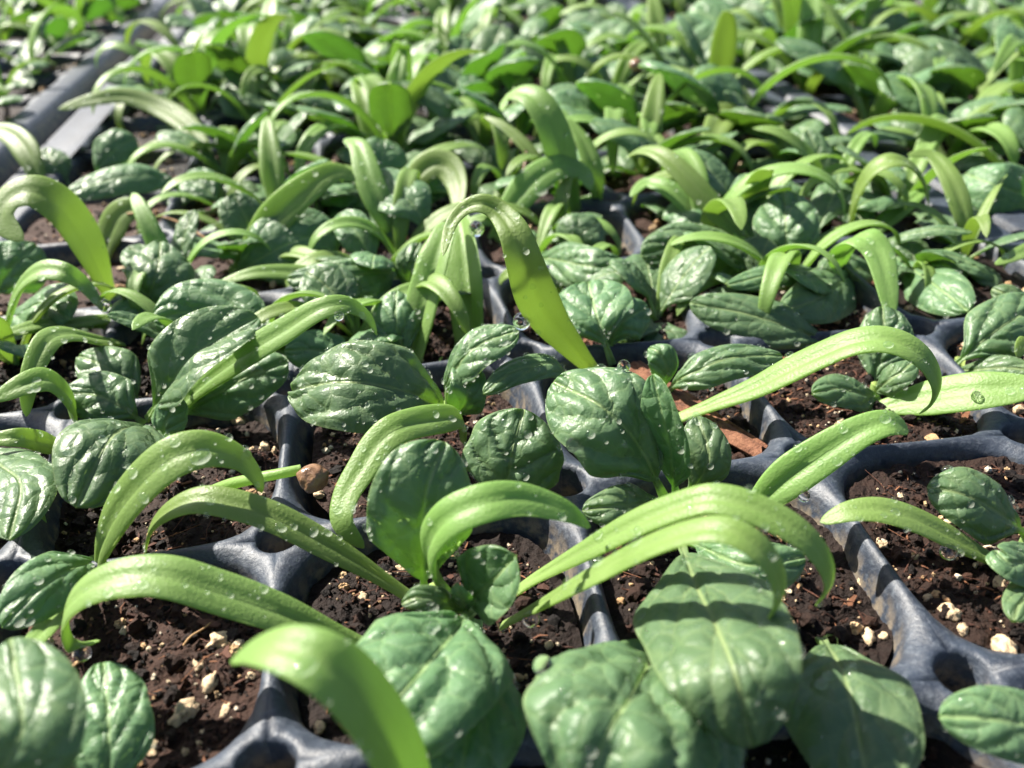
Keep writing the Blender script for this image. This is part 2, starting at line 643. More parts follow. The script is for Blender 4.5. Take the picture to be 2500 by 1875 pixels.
def rot_rand(n):
    q = RNG.normal(size=(n, 4))
    q /= np.linalg.norm(q, axis=1)[:, None]
    w, x, y, z = q.T
    return np.stack([np.stack([1 - 2 * (y * y + z * z), 2 * (x * y - z * w), 2 * (x * z + y * w)], -1),
                     np.stack([2 * (x * y + z * w), 1 - 2 * (x * x + z * z), 2 * (y * z - x * w)], -1),
                     np.stack([2 * (x * z - y * w), 2 * (y * z + x * w), 1 - 2 * (x * x + y * y)], -1)], 1)


def lumps(bag, pts, sizes, sub=0, rough=.28, flat=(1, 1, .8)):
    """n irregular lumps joined into the bag"""
    n = len(pts)
    if not n:
        return
    bv, bf = ICO[sub]
    R = rot_rand(n)
    k = len(bv)
    rad = 1 + RNG.uniform(-rough, rough, (n, k))
    v = bv[None] * rad[:, :, None] * np.array(flat)[None, None] * RNG.uniform(.7, 1.3, (n, 1, 3))
    v = np.einsum('nij,nkj->nki', R, v) * np.asarray(sizes)[:, None, None] + np.asarray(pts)[:, None]
    f = (bf[None] + (np.arange(n) * k)[:, None, None]).reshape(-1, 3)
    bag.add(v.reshape(-1, 3), f)


def shards(bag, pts, length, width, tilt=.35):
    """splinters and fibres: thin bent boxes"""
    n = len(pts)
    if not n:
        return
    a = RNG.uniform(0, 6.283, n)
    t = RNG.normal(0, tilt, n)
    d = np.c_[np.cos(a) * np.cos(t), np.sin(a) * np.cos(t), np.sin(t)]
    s = np.c_[-np.sin(a), np.cos(a), np.zeros(n)]
    u = np.cross(d, s)
    V = np.zeros((n, 12, 3))
    bend = RNG.normal(0, .12, n)
    for q, (l, w) in enumerate(((-.5, .6), (0, 1.0), (.5, .45))):
        cen = pts + d * (length * l)[:, None] + s * (length * bend * (1 - 4 * l * l))[:, None]
        for e, (x, y) in enumerate(((-1, -.5), (1, -.5), (1, .5), (-1, .5))):
            V[:, q * 4 + e] = cen + s * (width * w * x * RNG.uniform(.8, 1.2, n))[:, None] * .5 + u * (width * w * y)[:, None] * .5
    F = []
    for q in (0, 4):
        for e in range(4):
            e2 = (e + 1) % 4
            F.append((q + e, q + e2, q + 4 + e2, q + 4 + e))
    F += [(3, 2, 1, 0), (8, 9, 10, 11)]
    F = np.array(F)
    bag.add(V.reshape(-1, 3), (F[None] + (np.arange(n) * 12)[:, None, None]).reshape(-1, 4))


soil, fib, per = Bag(), Bag(), Bag()
for (cx, cy, tz, tr, i, j) in CELLS:
    key = (tr, i, j)
    c0 = np.array([cx * CELL, cy * CELL, tz])
    dist = np.linalg.norm(c0 - CAM)
    lod = dist < 190
    G = 64 if lod else (20 if dist < 280 else 8)
    s = np.linspace(-1, 1, G + 1)
    X, Y = np.meshgrid(s, s)
    # squarish disc that tucks under the rounded lip
    ex = 3.5
    nrm = (np.abs(X) ** ex + np.abs(Y) ** ex + 1e-9) ** (1 / ex)
    k_ = np.maximum(np.abs(X), np.abs(Y)) / nrm
    x, y = (X * k_ * .453 * CELL).ravel(), (Y * k_ * .453 * CELL).ravel()
    z = soil_z(x, y, key, lod)
    e = np.arange((G + 1) ** 2).reshape(G + 1, G + 1)
    soil.add(np.c_[x, y, z] + c0, np.c_[e[:-1, :-1].ravel(), e[:-1, 1:].ravel(), e[1:, 1:].ravel(), e[1:, :-1].ravel()])

    def spots(n, f=.41):
        a = RNG.uniform(-1, 1, (n, 2)) * f * CELL
        a = a[(np.abs(a[:, 0]) ** 3.1 + np.abs(a[:, 1]) ** 3.1) < (f * CELL) ** 3.1]
        return np.c_[a, soil_z(a[:, 0], a[:, 1], key, lod)] + c0
    if lod:
        p = spots(1500)
        lumps(soil, p + [0, 0, .05], RNG.lognormal(-1.45, .45, len(p)), 0, .35)
        p = spots(60)
        lumps(soil, p + [0, 0, .2], RNG.uniform(.6, 1.25, len(p)), 1, .3)
        p = spots(260)
        shards(fib, p + [0, 0, .2], RNG.lognormal(.05, .5, len(p)), RNG.uniform(.10, .32, len(p)))
        p = spots(14)
        shards(fib, p + [0, 0, .3], RNG.uniform(1.6, 3.6, len(p)), RNG.uniform(.5, 1.1, len(p)), .25)
        p = spots(16)
        shards(fib, p + [0, 0, .5], RNG.uniform(5, 11, len(p)), RNG.uniform(.08, .16, len(p)), .18)
        p = spots(130)
        lumps(per, p + [0, 0, .2], RNG.lognormal(-1.45, .5, len(p)), 1, .3)
        p = spots(7)
        lumps(per, p + [0, 0, .15], RNG.uniform(.5, .9, len(p)), 2, .16)
    else:
        k = 1 if dist < 280 else .4
        p = spots(int(80 * k))
        lumps(soil, p, RNG.uniform(.4, 1.0, len(p)), 0, .35)
        p = spots(int(30 * k))
        shards(fib, p + [0, 0, .3], RNG.uniform(1.5, 4.0, len(p)), RNG.uniform(.3, .9, len(p)))
        p = spots(int(34 * k))
        lumps(per, p + [0, 0, .4], RNG.uniform(.4, 1.3, len(p)), 0, .3)
tag(link('potting_soil', soil.mesh('potting_soil'), M['soil']), 'dark brown damp potting soil filling the cells of the trays', 'soil', None, 'stuff')
tag(link('bark_fibres', fib.mesh('bark_fibres'), M['fibre']), 'reddish brown bark fibres and splinters scattered over the soil', 'fibres', None, 'stuff')
tag(link('perlite_grains', per.mesh('perlite_grains'), M['perlite']), 'small white and cream perlite grains mixed in the soil', 'perlite', None, 'stuff')


def cell_of(x, y):
    """nearest main cell for a point in mm"""
    b = min((c for c in CELLS if c[3] == 'main'), key=lambda c: (c[0] * CELL - x) ** 2 + (c[1] * CELL - y) ** 2)
    return b


def soil_at(vx, vy):
    p = at(vx, vy, -4.0)
    for _ in range(4):
        c = cell_of(p[0], p[1])
        z = soil_z([p[0] - c[0] * CELL], [p[1] - c[1] * CELL], (c[3], c[4], c[5]))[0]
        p = at(vx, vy, z)
    return p


# ------------------------------------------------------------------ leaves


def catmull(P, n):
    P = np.asarray(P, float)
    Q = np.vstack([2 * P[0] - P[1], P, 2 * P[-1] - P[-2]])
    out = []
    for k in range(len(P) - 1):
        p0, p1, p2, p3 = Q[k:k + 4]
        t = np.linspace(0, 1, 24, endpoint=False)[:, None]
        out.append(.5 * (2 * p1 + (p2 - p0) * t + (2 * p0 - 5 * p1 + 4 * p2 - p3) * t ** 2 + (3 * p1 - p0 - 3 * p2 + p3) * t ** 3))
    out.append(P[-1:])
    C = np.vstack(out)
    L = np.concatenate([[0], np.cumsum(np.linalg.norm(np.diff(C, axis=0), axis=1))])
    s = np.linspace(0, L[-1], n)
    return np.c_[[np.interp(s, L, C[:, a]) for a in range(3)]].T, L[-1]


def frames(S, D, roll, twist):
    T = np.gradient(S, axis=0)
    T /= np.linalg.norm(T, axis=1)[:, None]
    n = len(S)
    m = n // 2
    m = min(max(int(np.argmax(S[:, 2])), n // 4), 3 * n // 4)
    Nn = np.zeros_like(S)
    a = D - T[m] * np.dot(D, T[m])
    if np.linalg.norm(a) < .05:
        a = np.array([0, 0, 1.0]) - T[m] * T[m][2]
    Nn[m] = a / np.linalg.norm(a)
    for rng in (range(m + 1, n), range(m - 1, -1, -1)):
        prev = m
        for k in rng:
            v = Nn[prev] - T[k] * np.dot(Nn[prev], T[k])
            Nn[k] = v / np.linalg.norm(v)
            prev = k
    W = np.cross(T, Nn)
    ang = np.radians(roll + np.linspace(-.5, .5, n) * twist)[:, None]
    W2 = W * np.cos(ang) + Nn * np.sin(ang)
    N2 = -W * np.sin(ang) + Nn * np.cos(ang)
    return T, N2, W2


def leaf_geometry(P, kind, width, D, roll=0, twist=0, seed=0, nu=14, nv=40, quilt=.75, curv=None, fold=0.0, pet=.25, wave=.0, tip=1.0, bw=.42, taper=.22):
    """P: spine control points in mm (base to tip). Closed thin body: top and under skin. kind 'C' strap-like seed leaf, 'T' true leaf"""
    r = random.Random(seed)
    nps = np.random.default_rng(seed)
    S, L = catmull(P, nv + 1)
    T, Nn, W = frames(S, D, roll, twist)
    v = np.linspace(0, 1, nv + 1)
    hw = width / 2
    if kind == 'C':
        prof = bw + (1 - bw) * smooth01(v / .42)
        tp = np.clip((v - .62) / .38, 0, 1)
        prof = prof * np.sqrt(np.clip(1 - tp ** (2.3 * tip), .003, 1)) * (1 - .10 * tp) * (1 - taper * smooth01((v - .42) / .45))
        th = 1.25 * (.75 + .25 * np.cos(v * 2.2)) * np.sqrt(np.clip(prof, 0, 1)) * min(1.0, width / 6)
        hwid = hw * prof
        cv = -.05 if curv is None else curv
    else:
        s = np.clip((v - pet) / (1 - pet), 0, 1)
        sk = s ** .92
        blade = np.clip(1 - np.abs(2 * sk - 1) ** 2.6, 0, 1) ** .52 * (.32 + .68 * smooth01(s / .38))
        pw = max(.085, 1.1 / width)
        hwid = hw * np.maximum(blade, np.where(v < pet + .08, pw * (1.25 - .5 * v / max(pet, .05)), 0))
        hwid[-1] = hw * .04
        pt = smooth01((pet + .12 - v) / .16)
        th = .26 + .62 * pt
        cv = .16 if curv is None else curv
    # skin parameter: u from -1..1 on top then back under
    uu = np.sin(np.linspace(-math.pi / 2, math.pi / 2, nu + 1))
    U = np.concatenate([uu, uu[::-1][1:-1]])
    top = np.concatenate([np.ones(nu + 1), -np.ones(nu - 1)])
    nr = len(U)
    Ug, Vg = np.meshgrid(U, v)
    Tg = np.meshgrid(top, v)[0]
    H, TH = np.meshgrid(U, hwid)[1], np.meshgrid(U, th)[1]
    au = np.abs(Ug)
    x = Ug * H
    edge = np.sqrt(np.clip(1 - au ** (4 if kind == 'T' else 2.6), 0, 1))
    z = Tg * TH * .5 * edge
    # cross-section: dome or channel, fold along the midrib
    if kind == 'T':
        sg = np.clip((Vg - pet) / (1 - pet), 0, 1)
        live = smooth01(sg / .22)
        z += -cv * H * au ** 2 * 1.3 * live + fold * H * au ** 1.15 * live
        z += (1 - live) * .35 * H * au ** 2
        nlat = r.uniform(2.5, 3.3)
        side = np.where(Ug >= 0, 1.0, -1.0)
        off = np.where(Ug >= 0, r.uniform(0, .5), r.uniform(.4, 1.0))
        jit = vnoise(np.c_[(sg * 5).ravel(), (side * 7).ravel(), np.full(sg.size, seed * 3.1)], 5).reshape(sg.shape) * .26
        ph = (sg - .50 * au ** 1.15) * nlat + off + jit
        sn = np.abs(np.sin(ph * math.pi))
        lat = np.exp(-(sn / .15) ** 2)
        ph2 = au * 1.7 + .37 * np.sin(np.floor(ph) * 2.3 + seed) + jit
        sn2 = np.abs(np.sin(ph2 * math.pi))
        mid = np.exp(-(Ug * H / (.026 * width)) ** 2)
        dome = np.sqrt(np.clip(1 - (1 - sn) ** 2.2, 0, 1)) * (.86 + .18 * np.sqrt(np.clip(1 - (1 - sn2) ** 2.2, 0, 1)))
        # second order blisters
        b2 = vnoise(np.c_[(Ug * hw / 2.6).ravel(), (Vg * L / 3.0).ravel(), np.full(sg.size, seed * 1.7)], 9).reshape(sg.shape)
        env = smooth01(sg / .12) * (1 - smooth01((au - .80) / .2)) * (1 - mid)
        amp = quilt * width / 16.0
        z += amp * env * (1.05 * dome - .42 + .38 * b2)
        z -= mid * .42 * live * (width / 16) * (Tg > 0) * (1 - s[:, None] * .5)
        z += mid * -.30 * live * (Tg < 0)
        vein = np.maximum(0 * sg, .45 * smooth01((au - .95) / .05) * live)
        if wave:
            z += wave * H * au ** 2 * np.sin(Vg * 9 + r.uniform(0, 6) + side * 1.1) * live
        z += .05 * H * vnoise(np.c_[(Ug * 1.5).ravel(), (Vg * 3).ravel(), np.full(sg.size, seed + .5)], 3).reshape(sg.shape)
        # uneven outline
        x *= 1 + .05 * vnoise(np.c_[(Vg * 6).ravel(), (side * 4).ravel(), np.full(sg.size, seed + 9.)], 8).reshape(sg.shape)
        base = smooth01((pet + .06 - Vg) / .2) * .8
    else:
        z += -cv * H * au ** 2 * 1.2 + fold * H * au
        groove = np.exp(-(Ug / .17) ** 2) * smooth01(Vg / .1) * (1 - smooth01((Vg - .72) / .25))
        z -= .52 * groove * np.minimum(TH, 1.2) * (Tg > 0)
        z += -.30 * np.exp(-(Ug / .2) ** 2) * (Tg < 0) * (1 - smooth01((Vg - .6) / .3))
        z += .05 * H * vnoise(np.c_[(Ug * 1.3).ravel(), (Vg * 5).ravel(), np.full(Ug.size, seed + .5)], 3).reshape(Ug.shape)
        x *= 1 + .035 * vnoise(np.c_[(Vg * 5).ravel(), (np.sign(Ug) * 4).ravel(), np.full(Ug.size, seed + 9.)], 8).reshape(Ug.shape)
        vein = groove * .35
        base = smooth01((.20 - Vg) / .2) * .7
    pos = S[:, None] + W[:, None] * x[..., None] + Nn[:, None] * z[..., None]
    verts = pos.reshape(-1, 3)
    e = np.arange((nv + 1) * nr).reshape(nv + 1, nr)
    e2 = np.roll(e, -1, axis=1)
    F = np.c_[e[:-1].ravel(), e2[:-1].ravel(), e2[1:].ravel(), e[1:].ravel()]
    if kind == 'C':
        ph, live = np.full(Ug.shape, .5), np.zeros(Ug.shape)
    else:
        live = live * (1 - .45 * au) * np.ones(Ug.shape) * min(1.0, .25 + width / 20)
    attrs = {'ph': ph.ravel(), 'um': (Ug * H).ravel(), 'live': live.ravel(), 'vein': vein.ravel(), 'under': ((Tg < 0) * (au < .97)).astype(float).ravel() * .85, 'base': base.ravel()}
    info = {'pos': pos, 'N': Nn, 'nu': nu, 'L': L}
    return verts, F, attrs, info


def dew(bag, info, n, rmin, rmax, sub, rng, edge=0):
    """beads of water on the upper skin of one leaf (top columns 0..nu)"""
    pos, nu = info['pos'], info['nu']
    nv = pos.shape[0] - 1
    bv, bf = ICO[sub]
    for k in range(n + edge):
        iv = rng.randint(int(nv * .22), nv - 2)
        iu = rng.randint(1, nu - 2) if k < n else rng.choice((0, nu))
        a = pos[iv, iu]
        tu = pos[iv, min(iu + 1, nu)] - pos[iv, max(iu - 1, 0)]
        tv = pos[iv + 1, iu] - pos[iv - 1, iu]
        nn = np.cross(tv, tu)
        l = np.linalg.norm(nn)
        if l < 1e-6:
            continue
        nn = nn / l
        if np.dot(nn, info['N'][iv]) < 0:
            nn = -nn
        jt = rng.random()
        c = a * (1 - jt) + pos[iv + 1, iu] * jt
        rad = rmin + (rmax - rmin) * rng.random() ** 2.6
        if k >= n:
            rad *= .7
        t1 = tv / np.linalg.norm(tv)
        t2 = np.cross(nn, t1)
        fl = rng.uniform(.5, .8)
        ax = rng.uniform(.85, 1.25)
        v = c + (bv[:, :1] * t1 * ax + bv[:, 1:2] * t2 + bv[:, 2:] * nn * fl) * rad + nn * rad * fl * .35
        bag.add(v, bf)


class Plant:
    """a seedling: an Empty at its crown with cotyledon / leaf parts"""

    def __init__(self, crown, label, group, name='spinach_seedling'):
        self.crown = np.asarray(crown, float)
        self.o = bpy.data.objects.new(name, None)
        self.o.empty_display_size = .004
        COL.objects.link(self.o)
        self.o.location = Vector(self.crown) * MM
        tag(self.o, label, 'seedling', group)
        self.bag = Bag()

    def add(self, kind, geo):
        verts, F, attrs, info = geo
        nm = 'cotyledon' if kind == 'C' else 'leaf'
        me = make_mesh(nm, verts - self.crown, F, attrs)
        return link(nm, me, M['cotyledon' if kind == 'C' else 'leaf'], self.o)

    def stem(self, target, r=1.0):
        """short pale stem from the soil up to the crown"""
        a = np.array([0, 0, -4.0])
        b = np.zeros(3)
        k = 8
        ang = np.arange(k) * 2 * math.pi / k
        rings = []
        for t in np.linspace(0, 1, 4):
            c = a + (b - a) * t
            rings.append(np.c_[c[0] + np.cos(ang) * r * (1.1 - .2 * t), c[1] + np.sin(ang) * r * (1.1 - .2 * t), np.full(k, c[2])])
        v = np.vstack(rings)
        F = np.array([(q * k + e, q * k + (e + 1) % k, (q + 1) * k + (e + 1) % k, (q + 1) * k + e) for q in range(3) for e in range(k)])
        n = len(v)
        me = make_mesh('stem', v, F, {'vein': np.zeros(n), 'under': np.zeros(n), 'base': np.ones(n)})
        link('stem', me, M['cotyledon'], self.o)

    def finish(self):
        if self.bag.n:
            me = self.bag.mesh('dew_beads', True)
            me.transform(Matrix.Translation(-Vector(self.crown) * MM))
            tag(link('dew_beads', me, M['dew'], self.o), None, None, None, 'stuff')


UPV = np.array([0, 0, 1.0])
TRI_V, TRI_F, TRI_N = [], [], 0      # leaf surfaces, to set water drops on


def spine_points(pts):
    """picture points with heights -> world points. Points without a height lie in the upright plane through the first and last."""
    a, b = at(*pts[0]), at(*pts[-1])
    n = np.cross(b - a, UPV)
    n = n / (np.linalg.norm(n) + 1e-9)
    out = []
    for p in pts:
        out.append(at(*p) if len(p) == 3 else on_plane(p[0], p[1], a, n))
    return np.array(out)


HAND_COUNT = 0


def hand_leaf(plant, kind, wpx, face, roll, pts, drops=7, **kw):
    global TRI_N, HAND_COUNT
    HAND_COUNT += 1
    if kind == 'T' and face < .66:
        face += .14
        wpx *= 1.08
    if kind == 'C':
        if face < .6:
            front = at(*pts[0])[1] < 62
            wpx *= 1.26 if front else .98 if at(*pts[0])[1] > 95 else 1.12
            if front:
                kw.setdefault('taper', .06)
        face += .08
    P = spine_points(pts)
    m = P[len(P) // 2]
    d = depth(m)
    width = wpx * 2500 / 2212.0 * d / F_PX
    tc = (CAM - m) / np.linalg.norm(CAM - m)
    D = UPV * (1 - face) + tc * face
    D /= np.linalg.norm(D)
    seed = HAND_COUNT
    nearq = d < 190
    kw.setdefault('nu', 26 if nearq and kind == 'T' else 12)
    kw.setdefault('nv', 72 if nearq else 36)
    geo = leaf_geometry(P, kind, width, D, roll, kw.pop('twist', 0), seed, **kw)
    o = plant.add(kind, geo)
    v, f = geo[0], geo[1]
    TRI_V.append(v)
    TRI_F.append(f + TRI_N)
    TRI_N += len(v)
    rng = random.Random(seed * 5)
    if drops:
        area = width * geo[3]['L'] / 200
        dew(plant.bag, geo[3], int(drops * 2.0 * min(2.2, .6 + area)), .12, .72, 1, rng, 10 if kind == 'T' else 3)
    return o


# hand-set plants: (label, crown picture point, leaves)
G1 = 'wet spinach seedlings standing in the front cells'
G2 = 'wet spinach seedlings in the middle rows of the tray'
T, C = 'T', 'C'
HAND = [
 ('spinach seedling front centre with a low arch reaching left and one hooked arch reaching right', G1, (1010, 1325), [
  (C, 66, .15, 0, [(1085, 1352, -3), (1180, 1300), (1248, 1262), (1392, 1186), (1500, 1148), (1575, 1148), (1639, 1185), (1677, 1242), (1680, 1300), (1645, 1352), (1596, 1382, 9)], 10, {}),
  (C, 84, .25, 0, [(860, 1430, -3), (731, 1379), (612, 1328), (468, 1278), (360, 1247), (270, 1248), (200, 1270), (155, 1307), (141, 1350), (158, 1395), (215, 1384, 3)], 10, {}),
  (T, 345, .68, -8, [(1022, 1318, -2), (985, 1362, 6), (930, 1428, 10), (870, 1500, 11), (795, 1585, 7)], 12, dict(curv=.3, fold=.3, quilt=1.0)),
  (T, 250, .7, 10, [(1030, 1345, -2), (1035, 1440, 3), (1015, 1560, 5), (985, 1720, 3)], 10, {}),
  (T, 165, .75, 8, [(1000, 1318, -2), (1030, 1285, 3), (1075, 1245, 7), (1112, 1200, 10)], 4, dict(curv=-.25, quilt=.8)),
  (T, 60, .5, 0, [(1000, 1322, -1), (960, 1300, 4), (905, 1290, 6), (868, 1305, 5)], 2, dict(pet=.1)),
  (T, 46, .5, 60, [(1010, 1322, 0), (1000, 1296, 4), (990, 1278, 6), (985, 1262, 7)], 2, dict(pet=.1)),
 ]),
 ('spinach seedling behind the front centre one with a swan-neck arch and a dark upright leaf', G1, (940, 1285), [
  (C, 68, .3, 0, [(1120, 1275, -3), (1165, 1245), (1284, 1180), (1392, 1124), (1500, 1084), (1560, 1080), (1632, 1100), (1722, 1148), (1776, 1206), (1790, 1263), (1762, 1308, 8)], 9, {}),
  (C, 76, .45, 0, [(975, 1288, -2), (938, 1240, 5), (928, 1180, 12), (965, 1122, 17), (1045, 1086, 19), (1130, 1078, 18), (1225, 1105, 15), (1275, 1138, 12)], 7, {}),
  (C, 62, .25, 0, [(885, 1290, -3), (790, 1228), (690, 1170), (590, 1118), (504, 1090), (430, 1080), (370, 1100), (328, 1140), (313, 1195, 3)], 9, {}),
  (T, 232, .92, -8, [(915, 1285, -2), (915, 1235, 3), (912, 1150, 10), (925, 1045, 16), (962, 955, 19)], 9, dict(quilt=.9, pet=.16, curv=.14)),
 ]),
 ('seedling whose pale thick arch curls far over out of focus at the bottom edge', G1, (930, 1800), [
  (C, 128, .35, -5, [(960, 1850, 0), (905, 1740, 9), (850, 1610, 17), (770, 1490, 23), (690, 1425, 26), (610, 1398, 26), (550, 1402, 24), (500, 1428, 22)], 3, dict(tip=.8)),
 ]),
 ('seedling at the bottom edge right of centre with one huge blistered domed leaf', G1, (1410, 1430), [
  (T, 430, .72, -4, [(1425, 1415, -2), (1400, 1440, 6), (1365, 1500, 12), (1310, 1590, 14), (1270, 1740, 9)], 12, dict(quilt=1.2, curv=.22, pet=.12)),
  (T, 200, .7, 20, [(1440, 1430, -2), (1490, 1510, 6), (1530, 1620, 7), (1555, 1740, 4)], 6, {}),
 ]),
 ('seedling right of centre, a broad shaded leaf hanging below the hooked arches', G1, (1470, 1150), [
  (T, 335, .72, -3, [(1470, 1170, 0), (1500, 1255, 8), (1545, 1350, 13), (1588, 1460, 15), (1622, 1615, 9)], 12, dict(pet=.16, quilt=.6, curv=.16, fold=.08)),
  (T, 112, .55, 5, [(1478, 1165, -1), (1530, 1190, 4), (1620, 1222, 6), (1738, 1205, 4)], 8, dict(quilt=1.1)),
  (C, 92, .7, 0, [(1590, 1145, -3), (1675, 1056), (1758, 994), (1848, 938), (1915, 915), (1962, 930, 12)], 9, dict(twist=25, tip=2.2, fold=.12)),
 ]),
 ('seedling right of the huge leaf with one flat bluish leaf lying in shadow', G1, (1790, 1400), [
  (T, 275, .55, 4, [(1775, 1385, -3), (1815, 1440, 3), (1845, 1540, 5), (1875, 1720, 3)], 8, dict(quilt=.55, pet=.12)),
 ]),
 ('seedling cut off by the right edge near the bottom corner above the drain hole leaf', G1, (2330, 1590), [
  (T, 150, .5, 0, [(2370, 1610, -2), (2280, 1580, 3), (2150, 1555, 6), (2030, 1548, 6)], 9, dict(pet=.12)),
 ]),
 ('seedling at the right edge with a thin low arch pointing left and oval quilted leaves', G1, (2215, 1180), [
  (C, 62, .2, 0, [(2185, 1232, -3), (2082, 1176), (1992, 1130), (1930, 1108), (1884, 1101), (1830, 1106), (1772, 1128, 5)], 7, {}),
  (T, 135, .6, -6, [(2215, 1155, -2), (2165, 1115, 3), (2090, 1072, 6), (2003, 1052, 6)], 9, dict(quilt=1.05, pet=.14)),
  (T, 105, .6, 0, [(2260, 1195, -2), (2215, 1215, 3), (2175, 1215, 5), (2146, 1190, 5)], 6, dict(pet=.1)),
  (T, 80, .6, 0, [(2260, 1240, -2), (2225, 1280, 2), (2200, 1310, 3), (2188, 1340, 3)], 3, dict(pet=.1)),
 ]),
 ('seedling in the centre cell with a big upturned quilted leaf and another on edge', G1, (1440, 1075), [
  (T, 235, .80, -12, [(1432, 1072, -2), (1412, 1030, 4), (1385, 972, 9), (1310, 885, 15), (1195, 825, 15)], 14, dict(pet=.22, quilt=.95, curv=.15)),
  (T, 118, .85, 50, [(1462, 1065, -2), (1455, 1030, 3), (1448, 960, 10), (1428, 880, 16), (1411, 808, 20)], 8, dict(pet=.12, quilt=.35, curv=-.1)),
  (T, 110, .7, -10, [(1470, 1070, -3), (1510, 1040, 0), (1530, 980, 4), (1505, 900, 7)], 6, dict(pet=.1, quilt=.5)),
  (T, 100, .55, 4, [(1432, 1085, -3), (1390, 1090, 3), (1330, 1095, 6), (1258, 1102, 6)], 6, dict(pet=.12)),
 ]),
 ('seedling behind the big quilted leaf with one long thin arch stretching right', G2, (1462, 915), [
  (C, 66, .25, 0, [(1462, 905, -3), (1545, 872), (1632, 838), (1705, 802), (1776, 768), (1840, 742), (1900, 734), (1956, 748), (2000, 782), (2022, 830), (2013, 870), (1986, 894, 6)], 4, {}),
  (T, 86, .4, 5, [(1440, 850, -3), (1480, 815, 3), (1580, 775, 6), (1690, 770, 5)], 9, dict(quilt=1.15, pet=.12, curv=.2)),
  (T, 64, .5, 0, [(1432, 840, -2), (1440, 800, 2), (1425, 765, 5), (1402, 752, 5)], 4, dict(pet=.1)),
 ]),
 ('tallest seedling in the centre, its wide glowing arch bowing left above a hanging drop', G1, (1265, 790), [
  (C, 88, .46, 10, [(1285, 805, -3), (1238, 752, 5), (1188, 690, 12), (1155, 628, 19), (1133, 565, 25), (1112, 505, 29), (1078, 458, 31), (1040, 440, 32), (1003, 452, 31), (974, 488, 29), (957, 552, 26.5)], 6, dict(nv=80, fold=.1, taper=.55)),
  (T, 64, .35, 0, [(1245, 850, -3), (1225, 815, 3), (1190, 786, 7), (1110, 802, 8), (1044, 850, 6)], 9, dict(pet=.14, quilt=.7)),
  (T, 175, .72, 0, [(1322, 785, -3), (1306, 738, 2), (1290, 685, 6), (1270, 610, 8)], 7, dict(pet=.25, fold=.3, quilt=.6)),
  (T, 105, .7, -20, [(1318, 770, -3), (1325, 725, 2), (1355, 690, 5), (1400, 665, 5)], 5, dict(pet=.2)),
 ]),
 ('seedling left of the tallest one with two upright pleated straps side by side', G2, (960, 790), [
  (C, 84, .85, 34, [(894, 772, -4), (909, 702, 2), (928, 622, 8), (948, 552, 13), (966, 500, 16), (980, 478, 16.5)], 8, dict(fold=.3, tip=1.8, bw=.75)),
  (C, 92, .85, 30, [(1024, 745, -4), (1017, 655, 4), (1009, 568, 10), (1000, 500, 14), (993, 470, 15)], 8, dict(fold=.45, tip=1.8, bw=.8)),
 ]),
 ('seedling left of centre with a wide dark blistered leaf lying sideways, beaded with water', G1, (968, 885), [
  (T, 205, .62, -12, [(972, 900, -2), (930, 872, 5), (860, 842, 10), (740, 825, 12), (630, 845, 8)], 18, dict(pet=.12, quilt=1.05, curv=.1, fold=.08)),
  (T, 108, .45, 18, [(968, 885, -2), (972, 820, 5), (1030, 750, 11), (1120, 715, 13)], 14, dict(pet=.2, quilt=.9, curv=.1)),
  (T, 82, .7, -10, [(985, 900, -2), (1005, 870, 3), (1010, 825, 6), (995, 785, 7)], 3, dict(pet=.1, curv=-.2)),
  (C, 64, .5, 0, [(1003, 952, -3), (992, 905, 5), (935, 908, 9), (862, 925, 11), (820, 955, 10), (782, 1012, 8), (748, 1070, 6), (740, 1130, 4), (786, 1184, 1)], 10, dict(twist=-40)),
  (T, 220, .75, 4, [(1085, 1115, -4), (1094, 1060, 1), (1108, 970, 7), (1132, 884, 11)], 9, dict(pet=.1, quilt=1.0, curv=.2)),
 ]),
 ('seedling left of the dark blistered leaf with a long slim arch and half-folded leaf', G1, (335, 925), [
  (C, 66, .45, 0, [(352, 918, -3), (432, 838, 3), (520, 772, 9), (612, 716, 14), (690, 668, 18), (749, 658, 18), (793, 684, 15), (814, 724, 12)], 9, {}),
  (T, 150, .55, 22, [(320, 905, -2), (360, 845, 5), (420, 765, 11), (558, 686, 13)], 9, dict(pet=.14, fold=.35, quilt=.7, curv=0)),
  (T, 150, .65, -6, [(595, 800, -3), (540, 730, 3), (450, 672, 7), (330, 690, 7)], 12, dict(pet=.1, quilt=.8)),
  (T, 225, .8, -8, [(345, 952, -3), (300, 925, 6), (240, 945, 13), (165, 1095, 9)], 7, dict(pet=.12, quilt=.9, curv=.2)),
  (T, 70, .55, 0, [(385, 950, -4), (355, 930, -1), (372, 890, 2), (395, 862, 4)], 3, dict(pet=.1)),
  (T, 120, .6, 4, [(375, 905, -3), (450, 862, 1), (540, 812, 4), (622, 782, 5)], 8, dict(pet=.12)),
  (T, 112, .55, 0, [(310, 915, -3), (265, 880, 1), (205, 852, 3), (140, 850, 3)], 6, dict(pet=.12)),
  (T, 105, .55, 0, [(300, 880, -4), (280, 830, 0), (225, 790, 3), (170, 770, 3)], 5, dict(pet=.12)),
 ]),
 ('seedling low at the left with a thick double-ridged arch bending right', G1, (205, 1225), [
  (C, 84, .45, 0, [(212, 1240, -3), (222, 1180, 4), (255, 1110, 10), (310, 1040, 15), (375, 988, 18), (445, 970, 18), (512, 988, 15), (552, 1030, 12), (566, 1065, 10)], 11, {}),
  (T, 130, .45, 12, [(215, 1215, -3), (165, 1225, 3), (90, 1270, 6), (5, 1355, 5)], 9, dict(pet=.08, quilt=.6)),
  (C, 48, .2, 0, [(185, 1225, -4), (140, 1300, 1), (70, 1390, 4), (-10, 1460, 4)], 2, {}),
 ]),
